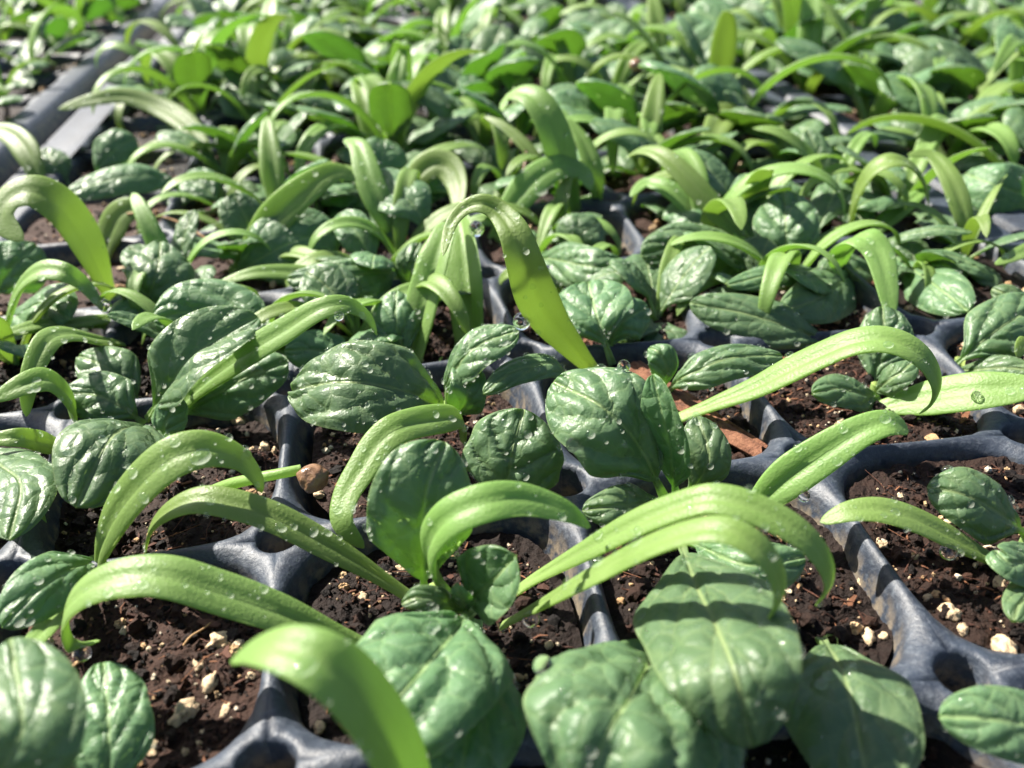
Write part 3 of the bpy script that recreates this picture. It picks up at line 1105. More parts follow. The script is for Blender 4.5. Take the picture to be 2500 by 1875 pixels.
 ('seedling filling the bottom left corner with a large pale out of focus leaf', G1, (-60, 1640), [
  (T, 250, .7, 6, [(-60, 1790, 1), (-10, 1690, 12), (45, 1560, 17), (22, 1380, 17)], 3, dict(pet=.12, quilt=.45)),
  (T, 180, .75, 0, [(225, 1740, -3), (230, 1680, 1), (234, 1560, 4), (222, 1432, 5)], 5, dict(pet=.1, quilt=.9)),
 ]),
 ('seedling cut off by the left edge with a grey-green leaf and a bright translucent fold', G1, (-30, 1020), [
  (T, 150, .65, 0, [(-60, 960, -2), (0, 1005, 5), (45, 1050, 7), (20, 1165, 5)], 7, dict(pet=.12, quilt=.5)),
  (C, 50, .1, 30, [(150, 968, -4), (90, 955, 2), (40, 945, 6), (-40, 950, 6)], 3, {}),
  (C, 68, .45, 0, [(168, 925, -3), (150, 865, 4), (105, 822, 9), (50, 832, 10), (-15, 865, 9)], 5, {}),
 ]),
 ('seedling at the left edge with two overlapping strap arches, one folded straight down', G2, (250, 745), [
  (C, 66, .55, 0, [(262, 742, -2), (205, 733, 5), (150, 722, 10), (105, 735, 12), (74, 790, 10), (60, 850, 7), (57, 900, 4)], 7, {}),
  (C, 44, .2, 0, [(330, 715, -4), (200, 700, 0), (90, 700, 4), (-30, 735, 5)], 3, {}),
  (C, 40, .2, 0, [(330, 690, -4), (230, 690, 0), (120, 705, 3), (-20, 725, 4)], 3, {}),
 ]),
 ('seedling at the left edge with a small hooked arch carrying a drop at its tip', G2, (15, 715), [
  (C, 62, .5, 0, [(10, 725, -3), (24, 665, 5), (50, 612, 10), (90, 585, 13), (140, 590, 13), (180, 615, 10), (222, 668, 6)], 9, {}),
  (T, 120, .65, 0, [(10, 690, -3), (45, 680, 1), (90, 655, 5), (150, 690, 4)], 5, dict(pet=.1)),
  (T, 120, .65, 0, [(-10, 640, -3), (10, 600, 2), (40, 565, 5), (80, 530, 6)], 5, dict(pet=.1)),
 ]),
 ('seedling at the left with a very wide tall strap glowing in the sun', G2, (235, 640), [
  (C, 100, .38, 0, [(240, 645, -4), (210, 570, 6), (170, 495, 14), (125, 440, 20), (70, 412, 23), (20, 430, 22), (5, 475, 19), (50, 520, 16)], 3, {}),
  (C, 74, .6, 0, [(225, 560, -4), (240, 500, 2), (265, 460, 6), (320, 440, 8)], 3, {}),
  (T, 145, .7, 0, [(305, 685, -4), (322, 640, 2), (340, 580, 7), (348, 522, 9)], 4, dict(pet=.12, curv=.25)),
  (T, 70, .5, 0, [(390, 665, -4), (350, 660, -1), (300, 660, 1), (250, 690, 2)], 4, dict(pet=.1)),
 ]),
 ('seedling between the wide strap and the slim arch with a long pale strap leaning right', G2, (505, 590), [
  (C, 78, .62, 0, [(508, 592, -4), (555, 520, 3), (612, 452, 10), (684, 392, 15), (730, 372, 16), (768, 390, 14)], 5, dict(fold=.06)),
  (T, 150, .6, 0, [(500, 600, -4), (560, 560, 1), (640, 520, 4), (735, 500, 4)], 8, dict(pet=.1, quilt=.6)),
  (C, 50, .3, 0, [(850, 628, -4), (760, 605, 0), (660, 592, 3), (560, 588, 5), (470, 612, 4)], 5, {}),
 ]),
 ('seedling left of the pleated straps with one flat oval leaf holding two big flat drops', G2, (860, 600), [
  (T, 92, .45, -4, [(862, 585, -2), (820, 590, 3), (740, 596, 6), (620, 602, 5)], 10, dict(pet=.1, quilt=.85)),
  (T, 90, .6, 0, [(770, 800, -4), (740, 775, 0), (690, 757, 2), (615, 758, 3)], 5, dict(pet=.1)),
  (T, 105, .75, 0, [(875, 790, -4), (866, 740, 0), (855, 690, 4), (856, 628, 7)], 6, dict(pet=.1)),
  (T, 70, .7, 0, [(890, 640, -4), (885, 600, 1), (890, 560, 5), (905, 525, 7)], 3, dict(pet=.1, quilt=1.2)),
 ]),
 ('seedling behind the pleated straps with a twisted grey-green leaf and a short folded strap', G2, (930, 545), [
  (T, 110, .65, -15, [(930, 545, -4), (918, 490, 3), (880, 430, 9), (788, 382, 11)], 8, dict(pet=.22, wave=.12, fold=.1)),
  (C, 66, .7, 0, [(880, 470, -2), (895, 395, 7), (930, 357, 11), (968, 360, 11), (988, 400, 8), (990, 460, 4)], 5, {}),
  (C, 62, .7, 0, [(868, 548, -4), (838, 480, 4), (800, 395, 12), (775, 318, 18), (745, 300, 18)], 4, {}),
 ]),
 ('seedling behind the tallest one with a pale broad arch pointing right', G2, (1080, 520), [
  (C, 72, .55, 0, [(1065, 520, -4), (1110, 440, 4), (1160, 385, 9), (1212, 360, 11), (1258, 372, 9), (1275, 410, 6)], 6, {}),
  (C, 40, .3, 0, [(1060, 470, -4), (1090, 420, 1), (1120, 395, 3), (1140, 385, 4)], 2, {}),
 ]),
 ('tall seedling behind with a double swan-neck whose hook points left', G2, (1260, 465), [
  (C, 74, .42, 0, [(1245, 468, -4), (1222, 370, 9), (1195, 280, 19), (1160, 218, 25), (1125, 200, 26), (1095, 212, 24), (1086, 240, 22)], 5, {}),
  (C, 44, .4, 0, [(1292, 455, -4), (1285, 380, 6), (1262, 310, 13), (1225, 255, 18)], 3, {}),
  (T, 110, .6, 0, [(1235, 570, -4), (1240, 535, 1), (1262, 500, 5), (1295, 478, 6)], 5, dict(pet=.1)),
  (T, 95, .6, 0, [(1150, 560, -4), (1195, 560, 1), (1275, 575, 4), (1362, 580, 3)], 8, dict(pet=.1, quilt=1.1)),
 ]),
 ('seedling right of the swan-neck with a long thin strap sloping down to the right', G2, (1655, 580), [
  (C, 52, .5, 0, [(1662, 580, -4), (1570, 482, 5), (1490, 390, 13), (1430, 335, 17), (1385, 325, 16), (1350, 342, 13)], 4, {}),
  (C, 46, .4, 0, [(1530, 520, -4), (1490, 450, 3), (1440, 405, 7), (1395, 395, 7), (1362, 425, 5)], 3, {}),
  (T, 110, .5, 3, [(1655, 608, -3), (1590, 560, 2), (1480, 530, 5), (1385, 552, 4)], 10, dict(pet=.08, quilt=1.1)),
  (T, 138, .92, 0, [(1700, 575, -4), (1698, 555, 0), (1697, 490, 6), (1693, 415, 10)], 6, dict(pet=.1, quilt=1.15, curv=.1)),
  (T, 84, .8, 0, [(1650, 545, -4), (1630, 500, 1), (1618, 440, 6), (1610, 375, 9)], 4, dict(pet=.1)),
  (T, 84, .7, 0, [(1755, 520, -4), (1775, 480, 0), (1800, 420, 4), (1815, 365, 6)], 4, dict(pet=.1)),
 ]),
 ('seedling at the right with a bright lime fold bending over to the right', G2, (1740, 570), [
  (C, 70, .08, 0, [(1833, 500, -3), (1848, 432, 6), (1880, 372, 13), (1925, 347, 16), (1970, 360, 14.5), (1998, 402, 10.5), (2007, 448, 6)], 4, {}),
  (C, 34, .4, 0, [(1735, 562, -3), (1780, 522, 1), (1838, 485, 3)], 2, {}),
  (C, 50, .3, 0, [(2095, 550, -4), (2082, 470, 4), (2052, 385, 11), (2010, 335, 14), (1960, 335, 14)], 3, {}),
  (C, 44, .4, 0, [(1870, 530, -4), (1910, 480, 0), (1965, 435, 3), (2010, 400, 5)], 2, {}),
 ]),
 ('seedling right of centre with smooth oval leaves stacked like scales', G2, (1800, 640), [
  (T, 62, .35, 0, [(1775, 592, -2), (1745, 585, 3), (1680, 590, 6), (1572, 616, 6)], 5, dict(pet=.08, quilt=.4)),
  (T, 118, .55, 6, [(1840, 590, -3), (1815, 610, 1), (1770, 645, 3), (1690, 672, 3)], 5, dict(pet=.08, quilt=.5)),
  (T, 100, .5, -4, [(1800, 752, -4), (1740, 722, 0), (1620, 680, 3), (1490, 655, 4)], 7, dict(pet=.08, quilt=.7)),
  (C, 84, .2, 0, [(1812, 590, -4), (1818, 552, 4), (1835, 522, 10), (1865, 514, 12.5), (1896, 545, 11), (1914, 610, 7.5), (1924, 690, 3)], 6, {}),
 ]),
 ('small quilted seedling under the long thin right-hand arch', G2, (1890, 845), [
  (T, 115, .8, 0, [(1885, 840, -4), (1892, 800, -1), (1910, 730, 4), (1905, 662, 8)], 8, dict(pet=.1, quilt=1.2)),
  (T, 78, .45, 0, [(1900, 860, -4), (1870, 855, -1), (1815, 840, 1), (1755, 850, 1)], 6, dict(pet=.1, quilt=.9)),
  (T, 60, .5, 10, [(1890, 850, -4), (1910, 830, 0), (1945, 805, 3), (1978, 780, 4)], 5, dict(pet=.1)),
  (C, 78, .4, 0, [(1890, 885, -4), (1995, 862, 0), (2110, 845, 4), (2260, 835, 7)], 5, {}),
 ]),
 ('seedling at the right edge behind the long arch with a rounded quilted leaf', G2, (2070, 790), [
  (T, 130, .65, 0, [(2045, 805, -3), (2090, 765, 1), (2165, 705, 5), (2260, 650, 7)], 9, dict(pet=.15, quilt=1.0)),
  (T, 60, .6, 0, [(2240, 690, -3), (2200, 660, 2), (2170, 635, 4), (2142, 625, 4)], 5, dict(pet=.1)),
  (C, 40, .4, 0, [(2250, 800, -2), (2235, 770, 3), (2212, 745, 6), (2196, 770, 5)], 2, {}),
  (T, 70, .4, 0, [(2060, 800, -4), (2110, 800, -1), (2160, 795, 1), (2230, 800, 2)], 5, dict(pet=.08)),
 ]),
 ('seedling at the upper right with a bluish leaf edge-on and shaded leaf below', G2, (1905, 535), [
  (T, 34, .15, 0, [(1898, 528, -2), (1950, 510, 3), (2030, 495, 6), (2100, 502, 6)], 6, dict(pet=.08)),
  (T, 110, .65, 0, [(1925, 550, -4), (1975, 585, -1), (2030, 625, 1), (2090, 672, 1)], 7, dict(pet=.1, quilt=.6)),
  (T, 115, .6, 0, [(2270, 440, -3), (2210, 420, 2), (2150, 400, 5), (2085, 375, 5)], 6, dict(pet=.08)),
  (C, 52, .4, 0, [(2290, 520, -2), (2240, 535, 3), (2200, 550, 5), (2150, 572, 5)], 3, {}),
  (T, 36, .3, 0, [(2170, 620, -4), (2120, 585, 0), (2060, 555, 2), (1990, 545, 3)], 3, dict(pet=.08)),
 ]),
 ('upper left seedling with a silvery wet strap over the tray edge, bent tip', G2, (470, 385), [
  (C, 52, .45, 0, [(468, 385, -3), (415, 280, 7), (342, 230, 12), (270, 208, 15), (205, 215, 15), (126, 236, 13)], 10, {}),
  (C, 34, .3, 0, [(255, 352, -4), (345, 308, 2), (400, 296, 4), (440, 302, 4)], 3, {}),
  (T, 72, .35, 0, [(400, 445, -4), (372, 395, 3), (280, 380, 7), (140, 418, 5)], 9, dict(pet=.1, quilt=.7)),
  (T, 90, .7, 0, [(205, 385, -4), (225, 350, 0), (260, 315, 4), (295, 300, 5)], 3, dict(pet=.1)),
 ]),
 ('seedling at the far left edge with a pale strap leaning over the blue rim', G2, (95, 430), [
  (C, 56, .6, 0, [(92, 430, -3), (70, 350, 6), (35, 298, 11), (-10, 280, 12), (-45, 300, 11)], 4, {}),
  (T, 70, .6, 0, [(150, 400, -4), (130, 370, 0), (110, 345, 3), (100, 320, 5)], 3, dict(pet=.1)),
 ]),
 ('upright seedling with a single pointed strap rising straight among the back rows', G2, (832, 305), [
  (C, 46, .8, 12, [(832, 305, -3), (842, 245, 6), (858, 165, 17), (877, 84, 26)], 3, dict(tip=.5)),
  (T, 64, .4, 0, [(840, 330, -4), (870, 320, -1), (920, 298, 2), (962, 275, 3)], 5, dict(pet=.1, quilt=.3)),
 ]),
]

USED = {}
for label, grp, crown, leaves in HAND:
    c = soil_at(*crown) if -200 < crown[0] < 2400 else at(crown[0], crown[1], -4.0)
    c = c + np.array([0, 0, 1.5])
    pl = Plant(c, label, grp)
    pl.stem(None, 1.0)
    for (kind, w, face, roll, pts, nd, kw) in leaves:
        hand_leaf(pl, kind, w, face, roll, pts, nd, **dict(kw))
    pl.finish()
    k = (round(c[0] / CELL - .5), round(c[1] / CELL - .5))
    USED[k] = USED.get(k, 0) + 1

BVH = BVHTree.FromPolygons([Vector(p) for p in np.vstack(TRI_V)], [tuple(int(q) for q in f) for f in np.vstack(TRI_F)])

# ------------------------------------------------------------------ the other seedlings: a few kinds, then copies


def proto(seed, name='spinach_seedling'):
    r = random.Random(seed)
    pl = Plant((0, 0, 0), None, None, name)
    a0 = r.uniform(0, 6.28)
    nc = r.choice((2, 3, 3))
    for k in range(nc):
        a = a0 + k * 2 * math.pi / nc + r.uniform(-.5, .5)
        L = r.uniform(28, 44)
        lift = r.uniform(.7, 1.35)
        pts, p, el = [], np.array([0, 0, -1.0]), lift
        d = np.array([math.cos(a), math.sin(a), 0])
        ben = r.uniform(1.5, 3.4) if r.random() < .88 else r.uniform(.3, .9)
        for q in range(9):
            pts.append(p.copy())
            t = q / 8
            e = el - ben * t ** 1.7
            p = p + (d * math.cos(e) + UPV * math.sin(e)) * L / 8
        geo = leaf_geometry(np.array(pts), 'C', r.uniform(3.8, 6.2), UPV * .6 + np.array([0, 0, .4]), r.uniform(-25, 25), r.uniform(-30, 30), seed * 10 + k, 8, 22, fold=r.uniform(0, .12))
        pl.add('C', geo)
        dew(pl.bag, geo[3], 8, .18, .55, 0, r, 2)
    nt_ = r.choice((3, 4, 4, 5))
    b0 = r.uniform(0, 6.28)
    for k in range(nt_):
        a = b0 + k * 2 * math.pi / nt_ + r.uniform(-.4, .4)
        L = r.uniform(17, 29)
        el = r.uniform(.3, 1.15)
        ben = r.uniform(.6, 1.5)
        d = np.array([math.cos(a), math.sin(a), 0])
        pts, p = [], np.array([0, 0, -1.0])
        for q in range(7):
            pts.append(p.copy())
            e = el - ben * (q / 6) ** 1.3
            p = p + (d * math.cos(e) + UPV * math.sin(e)) * L / 6
        geo = leaf_geometry(np.array(pts), 'T', r.uniform(9, 15), UPV, r.uniform(-25, 25), r.uniform(-20, 20), seed * 20 + k, 10, 20, quilt=r.uniform(.6, 1.1), pet=r.uniform(.15, .3), fold=r.uniform(-.05, .25))
        pl.add('T', geo)
        dew(pl.bag, geo[3], 10, .18, .55, 0, r, 4)
    pl.finish()
    return pl.o


PROTOS = [proto(100 + k) for k in range(12)]
KIDS = {p: list(p.children) for p in PROTOS}
placed = set()


def copy_plant(p, loc, rz, sc, label, group, tilt=(0, 0)):
    if p not in placed:
        placed.add(p)
        c = p
    else:
        c = p.copy()
        COL.objects.link(c)
        for ch in KIDS[p]:
            d = ch.copy()
            d.parent = c
            COL.objects.link(d)
    c.location = Vector(loc) * MM
    c.rotation_euler = (tilt[0], tilt[1], rz)
    c.scale = (sc, sc, sc)
    tag(c, label, 'seedling', group)
    return c


ORD = ['', 'first', 'second', 'third', 'fourth', 'fifth', 'sixth', 'seventh', 'eighth', 'ninth', 'tenth', 'eleventh', 'twelfth', 'thirteenth', 'fourteenth', 'fifteenth', 'sixteenth']
TRAYS = {'main': ('middle tray', 'seedlings in the middle tray'), 'left': ('upper left tray', 'seedlings in the upper left tray'),
         'right': ('upper right tray', 'seedlings in the upper right tray'), 'back': ('far tray', 'seedlings in the far tray')}


def far_label(tr, i, j, q, n):
    row = {'main': j + 3, 'left': j + 3, 'right': j, 'back': j + 1}[tr]
    col = {'main': i + 2, 'left': -i, 'right': i + 1, 'back': i + 2}[tr]
    side = 'right' if tr == 'left' else 'left'
    which = ('left ', 'right ')[q] if n == 2 else ''
    size = 'low' if tr == 'main' and j < 5 else 'blurred'
    return '%s%s seedling, %s row, %s cell from the %s rim of the %s' % (which, size, ORD[row], ORD[col], side, TRAYS[tr][0])


rr = random.Random(77)
n_ind = 0
order = sorted(CELLS, key=lambda c: (c[0] * CELL - CAM[0]) ** 2 + (c[1] * CELL - CAM[1]) ** 2)
SPARSE = {('right', 0, 2), ('right', 1, 2), ('right', 0, 3), ('main', 4, 4)}
SKIP = {('main', -1, 5), ('main', -1, 6)}
LEAVE = set()
far_jobs = []
for (cx, cy, tz, tr, i, j) in order:
    key = (tr, i, j)
    if not in_view(cx, cy, 0, .14):
        continue
    if (tr == 'main' and (j < 1 or (j == 1 and i > -1) or key in LEAVE)) or key in SKIP:
        continue
    n = 2
    base = 1.2
    if (tr == 'main' and i == 4 and j > 4) or (tr == 'right' and i == 0):
        base = 1.42
    if tr == 'main' and j < 5:
        n, base = (2, .8) if j <= 2 else (2, .9) if j == 3 else (2, .95)
        if i == -1:
            n = 1 if j in (1, 2) else 0
    if tr == 'left':
        n, base = 1, 1.0
    if key in SPARSE:
        n = 1
    if tr == 'back' or j > 8:
        n = 1
        base = 1.25
    for q in range(n):
        x = cx * CELL + rr.uniform(-6, 6) + (q - (n - 1) / 2) * 13
        y = cy * CELL + rr.uniform(-9, 9)
        sc = rr.uniform(.78, 1.22) * base
        z = tz + soil_level(key)[0] + .5
        job = (rr.choice(PROTOS), (x, y, z), rr.uniform(0, 6.28), sc, far_label(tr, i, j, q, n), TRAYS[tr][1], (rr.uniform(-.12, .12), rr.uniform(-.12, .12)))
        if n_ind < 262:
            copy_plant(*job)
            n_ind += 1
        else:
            far_jobs.append(job)
if far_jobs:
    for kind in ('leaf', 'cotyledon'):
        V_, F_, n0, A_ = [], [], 0, {'vein': [], 'under': [], 'base': [], 'ph': [], 'um': [], 'live': []}
        for p, loc, rz, sc, _, _, tilt in far_jobs:
            R3 = np.array((Matrix.Rotation(rz, 3, 'Z') @ Matrix.Rotation(tilt[1], 3, 'Y') @ Matrix.Rotation(tilt[0], 3, 'X'))) * sc
            for ch in KIDS[p]:
                me = ch.data
                if not me.name.startswith(kind):
                    continue
                n = len(me.vertices)
                co = np.empty(n * 3, np.float32)
                me.vertices.foreach_get('co', co)
                V_.append(co.reshape(-1, 3) @ R3.T / MM + np.array(loc))
                ix = np.empty(len(me.loops), np.int32)
                me.loops.foreach_get('vertex_index', ix)
                F_.append(ix.reshape(-1, 4) + n0)
                n0 += n
                for a_ in A_:
                    q = np.empty(n, np.float32)
                    me.attributes[a_].data.foreach_get('value', q)
                    A_[a_].append(q)
        me = make_mesh('distant_foliage', np.vstack(V_), np.vstack(F_), {k: np.concatenate(v) for k, v in A_.items()})
        tag(link('distant_foliage', me, M[kind]), 'mass of tiny blurred seedling %s along the top edge of the photo' % ('leaves' if kind == 'leaf' else 'straps'), 'foliage', None, 'stuff')
for p in PROTOS:
    if p not in placed:
        for ch in KIDS[p]:
            bpy.data.objects.remove(ch)
        bpy.data.objects.remove(p)
print('individual seedlings', n_ind + len(HAND), 'left over', len(far_jobs), 'cells', len(CELLS))

# ------------------------------------------------------------------ water drops that show one by one


def drop_mesh(name, squash, sag):
    bv, bf = ICO[3]
    v = bv.copy()
    v[:, 2] = np.where(v[:, 2] > 0, v[:, 2] * squash, v[:, 2] * sag)
    return make_mesh(name, v, bf, None, True)


D_ROUND = drop_mesh('water_drop', 1.0, 1.0)
D_FLAT = drop_mesh('water_drop', .5, .25)
D_ROUND.materials.append(M['water'])
D_FLAT.materials.append(M['dew'])
DROPS = [   # picture point, radius in picture px, kind, label
 (1131, 694, 19, 'hang', 'large clear drop hanging on the left edge of the tallest arch'),
 (1035, 488, 17, 'hang', 'clear drop hanging under the bend of the tallest arch'),
 (1345, 781, 14, 'edge', 'round drop perched on the far rim of the big upturned quilted leaf, right of another'),
 (1279, 789, 10, 'edge', 'small round drop perched on the far rim of the upturned quilted leaf, left one'),
 (652, 597, 17, 'flat', 'broad flat drop on the left end of the flat oval leaf'),
 (762, 612, 12, 'flat', 'broad flat drop on the right half of the flat oval leaf'),
 (222, 662, 14, 'hang', 'drop at the tip of the small hooked arch by the left edge'),
 (737, 685, 11, 'hang', 'drop under the bend of the long slim arch left of centre'),
 (556, 803, 15, 'hang', 'drop hanging under the middle of the long slim arch'),
 (1060, 838, 12, 'flat', 'flat drop at the left tip of the small arched leaf below the tallest arch'),
 (433, 987, 20, 'flat', 'long flat drop on top of the thick double-ridged arch'),
 (310, 1075, 14, 'flat', 'drop on the lower slope of the thick double-ridged arch'),
 (150, 975, 13, 'flat', 'drop on the left edge of the domed dark leaf at left'),
 (1180, 1355, 19, 'soil', 'clear drop under the base of the hooked front arch'),
 (1178, 1447, 22, 'edge', 'clear drop at the upper left rim of the huge domed leaf'),
 (248, 1490, 24, 'flat', 'big blurred drop on the dark leaf in the bottom left corner'),
 (1707, 1395, 30, 'flat', 'very wide pale film drop on the broad hanging leaf right of centre'),
 (1836, 1452, 22, 'flat', 'pale flat drop on the bluish shaded leaf'),
 (660, 1440, 22, 'flat', 'bright blurred drop on the out of focus arch at the bottom'),
 (1168, 412, 12, 'flat', 'drop on the pale broad arch behind the tallest one'),
 (2049, 1218, 18, 'soil', 'drop under the thin low arch at the right'),
 (2110, 858, 11, 'hang', 'drop under the strap at the right edge'),
 (180, 1412, 18, 'hang', 'drop under the curled tip of the long left arch'),
 (1240, 958, 16, 'hang', 'drop under the lower rim of the upturned quilted leaf'),
 (528, 985, 12, 'hang', 'drop beside the bend of the thick double-ridged arch'),
 (1490, 1097, 10, 'flat', 'row of small drops on the upper front arch'),
 (1750, 1085, 13, 'flat', 'drop at the outer bend of the upper front arch'),
 (1082, 1358, 11, 'flat', 'bright drop at the base of the hooked front arch'),
 (838, 1370, 12, 'flat', 'glinting drop on the big folded front leaf'),
 (1505, 905, 16, 'flat', 'long drop running down the leaf folded on edge'),
]
camv = Vector(CAM)
nd = 0
for vx, vy, rpx, kind, label in DROPS:
    d = Vector(ray(vx, vy)).normalized()
    hit, nrm, _, dist = BVH.ray_cast(camv, d)
    if hit is None:
        # search around for the leaf it belongs to
        best = None
        for k in range(24):
            a = k / 24 * 6.283
            for rr_ in (6, 12, 18, 26, 36, 48):
                h2, n2, _, d2 = BVH.ray_cast(camv, Vector(ray(vx + rr_ * math.cos(a), vy + rr_ * math.sin(a))).normalized())
                if h2 is not None and (best is None or rr_ < best[0]):
                    best = (rr_, h2, n2, a)
        if best is None:
            hit, nrm = Vector(soil_at(vx, vy)), Vector((0, 0, 1))
        else:
            dep = depth(np.array(best[1]))
            # seat it on the rim of that leaf
            px_ = best[0] - .55 * rpx
            hit, nrm = camv + Vector(ray(vx + px_ * math.cos(best[3]), vy + px_ * math.sin(best[3]))) * dep, best[2]
        free = True
    else:
        free = False
    if nrm.dot(d) > 0:
        nrm = -nrm
    dep = depth(np.array(hit))
    rad = rpx * 2500 / 2212.0 * dep / F_PX
    if kind == 'flat' and not free:
        o = link('water_drop', D_FLAT, None)
        o.rotation_euler = nrm.to_track_quat('Z', 'Y').to_euler()
        o.location = (hit + nrm * rad * .05) * MM
        sx = 1.25
        o.scale = (rad * sx, rad * .9, rad)
    else:
        o = link('water_drop', D_ROUND, None)
        off = Vector((0, 0, 0)) if free else nrm * rad * .45
        o.location = (hit + off) * MM
        o.scale = (rad, rad, rad * 1.05)
    tag(o, label, 'water drop', 'water drops on the leaves')
    nd += 1

# ------------------------------------------------------------------ bark chip, seed hulls, straw, large perlite grains


def lump_mesh(name, seed, sub=3, rough=.22, flat=(1, .8, .7), freq=1.6):
    bv, bf = ICO[sub]
    n = vnoise(bv * freq + seed * 3.3, seed) * rough + vnoise(bv * freq * 2.7 + seed, seed + 1) * rough * .5
    v = bv * (1 + n)[:, None] * np.array(flat)
    return make_mesh(name, v, bf, None, True)


def chip(p0, p1, w0, w1, t, name, label):
    """split piece of bark: ragged slab along p0->p1 with grain ridges"""
    d = p1 - p0
    L = np.linalg.norm(d)
    d = d / L
    s = np.cross(UPV, d)
    s /= np.linalg.norm(s)
    u = np.cross(d, s)
    nl, nw = 26, 14
    V = []
    for side in (1, -1):
        for a in range(nl + 1):
            for b in range(nw + 1):
                f, g = a / nl, b / nw * 2 - 1
                w = (w0 + (w1 - w0) * f) * (1 + .10 * math.sin(f * 13 + g * 2))
                rag = 1.1 * vnoise(np.array([[g * 4.2, 3.1, 1.0 if f > .5 else 5.0]]), 3)[0] * (max(0, f - .75) * 4 - max(0, .2 - f) * 4)
                rid = .32 * vnoise(np.array([[g * 6.5, f * 1.6, side * 2.0]]), 6)[0] + .12 * vnoise(np.array([[g * 16, f * 5, side]]), 7)[0]
                e = (1 - abs(g) ** 4)
                V.append(p0 + d * (f * L + rag) + s * (g * w / 2) + u * (side * (t / 2 * e) + rid * (e + .2)))
    nn = (nl + 1) * (nw + 1)
    F = []
    for k in range(2):
        for a in range(nl):
            for b in range(nw):
                q = k * nn + a * (nw + 1) + b
                f = (q, q + 1, q + nw + 2, q + nw + 1)
                F.append(f if k == 1 else f[::-1])
    for a in range(nl):
        for b in (0, nw):
            q = a * (nw + 1) + b
            F.append((q, q + nw + 1, q + nw + 1 + nn, q + nn))
    for b in range(nw):
        for a in (0, nl):
            q = a * (nw + 1) + b
            F.append((q, q + 1, q + 1 + nn, q + nn))
    V = np.array(V)
    c = p0
    o = link(name, make_mesh(name, V - c, np.array(F), None, False), M['bark'], None, c)
    tag(o, label, 'bark chip')
    return o


pa, pb = at(1360, 795, -2.6), at(1650, 982, -2.6)
chip(pa, pb, 6.0, 3.6, 1.8, 'bark_chip', 'long reddish brown split bark chip lying on the soil under the long right-hand arch')
chip(at(1555, 925, -3.0), at(1662, 972, -3.2), 2.0, 1.3, 1.2, 'bark_chip', 'narrow bark splinter beside the lower end of the long bark chip')


def tube(name, P, r0, r1, mat, k=7):
    S, L = catmull(P, 30)
    Tn = np.gradient(S, axis=0)
    Tn /= np.linalg.norm(Tn, axis=1)[:, None]
    V = []
    ref = np.array([.3, .2, .93])
    for a in range(len(S)):
        x = np.cross(Tn[a], ref)
        x /= np.linalg.norm(x)
        y = np.cross(Tn[a], x)
        r = r0 + (r1 - r0) * a / (len(S) - 1)
        for b in range(k):
            g = b / k * 6.2832
            V.append(S[a] + (x * math.cos(g) + y * math.sin(g)) * r)
    F = np.array([(a * k + b, a * k + (b + 1) % k, (a + 1) * k + (b + 1) % k, (a + 1) * k + b) for a in range(len(S) - 1) for b in range(k)])
    V = np.array(V)
    n = len(V)
    c = np.asarray(P[0], float)
    return make_mesh(name, V - c, F, {'vein': np.zeros(n), 'under': np.zeros(n), 'base': np.full(n, .4)}), c


# a sprout that still carries its seed hull
sp = [at(455, 1062, -3), at(500, 1045, 0), at(560, 1032, 3), at(610, 1022, 4), at(650, 1014, 4)]
me_, c_ = tube('stem', sp, .95, .75, M['cotyledon'])
so = bpy.data.objects.new('sprout', None)
COL.objects.link(so)
so.location = Vector(c_) * MM
so.empty_display_size = .004
tag(so, 'thin pale green sprout across the tray rib with a brown seed hull on its end', 'sprout')
link('stem', me_, M['cotyledon'], so)
hp = at(676, 1032, 4.0)
hull = link('seed_hull', lump_mesh('seed_hull', 4, 3, .16, (1, .92, .88), 1.5), M['seed'], so)
hr = 34 * 2500 / 2212 * depth(hp) / F_PX
hull.location = Vector(hp - c_) * MM
hull.scale = (hr, hr, hr)
far_hull = at(1374, 140, 16.0)
o = link('seed_hull', lump_mesh('seed_hull', 9, 2, .16, (1, .9, .85), 1.5), M['seed'], None, far_hull)
r_ = 15 * 2500 / 2212 * depth(far_hull) / F_PX
o.scale = (r_, r_, r_)
tag(o, 'dark brown seed hull stuck on a strap tip among the blurred back rows', 'seed hull')

me_, c_ = tube('straw', [at(275, 462, 6), at(306, 462, 6), at(380, 478, 4), at(450, 520, 1), at(500, 572, -3)], .32, .24, M['straw'])
tag(link('straw', me_, M['straw'], None, c_), 'thin dry brown straw arching between the leaves at left', 'straw')
me_, c_ = tube('straw', [at(396, 1395, -2.2), at(412, 1375, -1.8), at(440, 1357, -1.5), at(455, 1345, -1.5)], .16, .10, M['straw'])
tag(link('straw', me_, M['straw'], None, c_), 'short curved tan straw on the soil of the front left cell', 'straw')
me_, c_ = tube('straw', [at(1130, 395, 2), at(1133, 365, 5), at(1138, 335, 8), at(1136, 325, 9)], .7, .4, M['seed'])
tag(link('withered_leaf', me_, M['seed'], None, c_), 'withered brown leaf tip standing behind the pale broad arch', 'dead leaf')

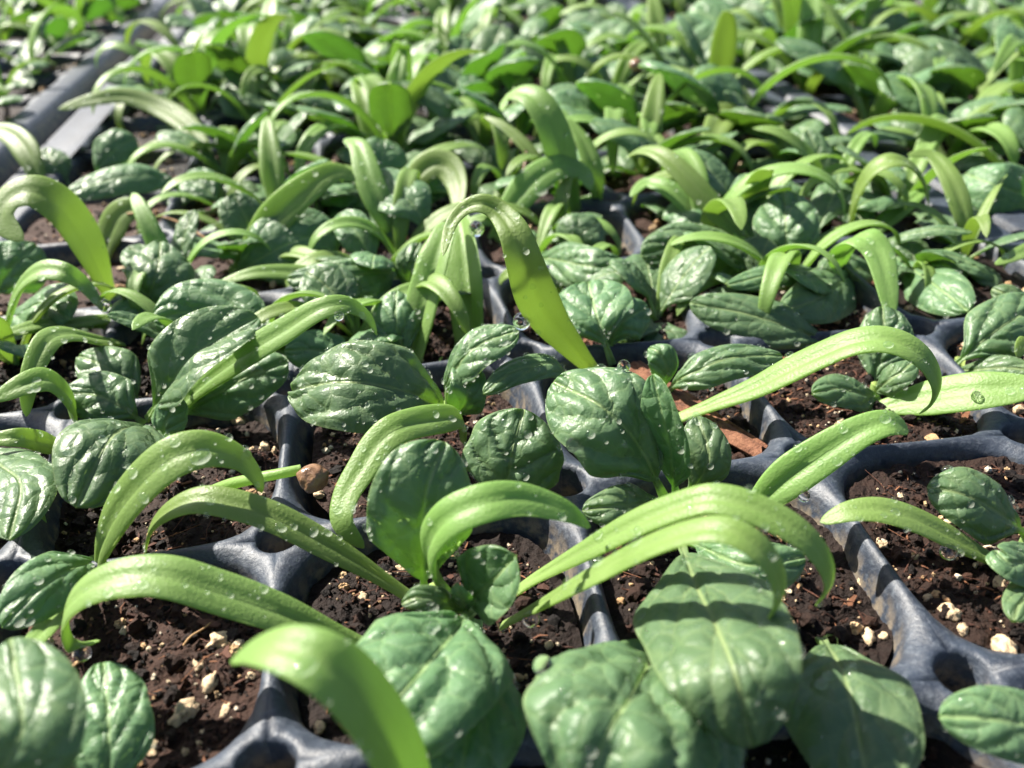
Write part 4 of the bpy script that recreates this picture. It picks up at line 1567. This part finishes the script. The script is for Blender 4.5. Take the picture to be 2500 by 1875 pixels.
PG = [  # picture point, radius px, seed, label
 (476, 1388, 34, 1, 'large cream perlite grain on the soil of the front left cell, beside the blurred arch'),
 (430, 1437, 19, 2, 'white perlite grain just below the large cream one in the front left cell'),
 (455, 1478, 30, 3, 'long whitish perlite grain below the middle of the front left cell'),
 (400, 1545, 38, 4, 'biggest grey-white perlite grain near the bottom of the front left cell'),
 (488, 1538, 22, 5, 'smooth white perlite grain right of the biggest grey-white one'),
 (325, 1618, 30, 6, 'angular pale perlite grain at the bottom left of the front left cell'),
 (540, 1462, 14, 7, 'small tan grain touching the front rib left side'),
 (645, 1582, 24, 8, 'cream perlite grain right of the front rib, under the blurred arch'),
 (690, 1572, 24, 9, 'elongated cream grain beside the blurred arch, right of another'),
 (785, 1292, 17, 10, 'white perlite grain left of the front centre seedling'),
 (870, 1228, 17, 11, 'white perlite grain behind the front centre seedling'),
 (2050, 1322, 32, 12, 'large tan perlite grain in the right-hand cell'),
 (2080, 1360, 22, 13, 'tan perlite grain just below the large tan one in the right-hand cell'),
 (1874, 1377, 28, 14, 'long tan grain at the lower right of the cell under the hooked arches'),
 (1910, 1376, 15, 15, 'small bright white flake beside the long tan grain'),
 (2160, 1262, 20, 16, 'white grain below the right-edge leaf'),
 (2130, 1135, 20, 17, 'grey-cream grain under the oval leaf at right'),
 (2050, 1132, 17, 18, 'tan sliver under the oval quilted leaf at right'),
 (1905, 1176, 18, 19, 'white sliver against the rib right of the upper front arch'),
 (1977, 1205, 13, 20, 'white lumpy grain between the thin low arch and the rib'),
 (2004, 1292, 14, 21, 'white grain pair in the middle of the right-hand cell'),
 (1862, 1260, 12, 22, 'white grain right of the swan-neck tip'),
 (2170, 1400, 38, 23, 'large dull cream grain at the right edge above the drain hole'),
 (520, 908, 20, 24, 'tan grain in the dark cell under the long slim arch'),
 (572, 970, 20, 25, 'orange-brown grain left of the sprout hull'),
 (612, 672, 24, 26, 'cream grain behind the long slim arch'),
 (770, 515, 22, 27, 'cream grain in the gap left of the pleated straps'),
 (416, 385, 20, 28, 'round tan grain in the gap behind the pale strap at left'),
 (1605, 985, 15, 29, 'cream grain pair at the lower end of the bark chip'),
 (1812, 918, 20, 30, 'yellowish grain under the long thin right-hand arch'),
 (2130, 955, 12, 31, 'small white grain in the cell below the right-edge strap'),
 (690, 1070, 14, 32, 'tan grain just below the seed hull'),
 (1186, 1394, 16, 33, 'cream grain in the dark soil under the hooked front arch'),
 (1148, 1490, 20, 34, 'dull cream grain in shadow left of the huge domed leaf'),
]
for vx, vy, rpx, sd_, label in PG:
    p = soil_at(vx, vy)
    r_ = .84 * rpx * 2500 / 2212 * depth(p) / F_PX
    o = link('perlite_grain', lump_mesh('perlite_grain', sd_, 2, .38, (1, random.uniform(.6, .9), random.uniform(.55, .8)), 1.7), M['perlite'], None, p + np.array([0, 0, r_ * .08]))
    o.scale = (r_, r_, r_)
    o.rotation_euler = (random.uniform(-.4, .4), random.uniform(-.4, .4), random.uniform(0, 6.28))
    tag(o, label, 'perlite grain', 'large perlite grains on the soil')
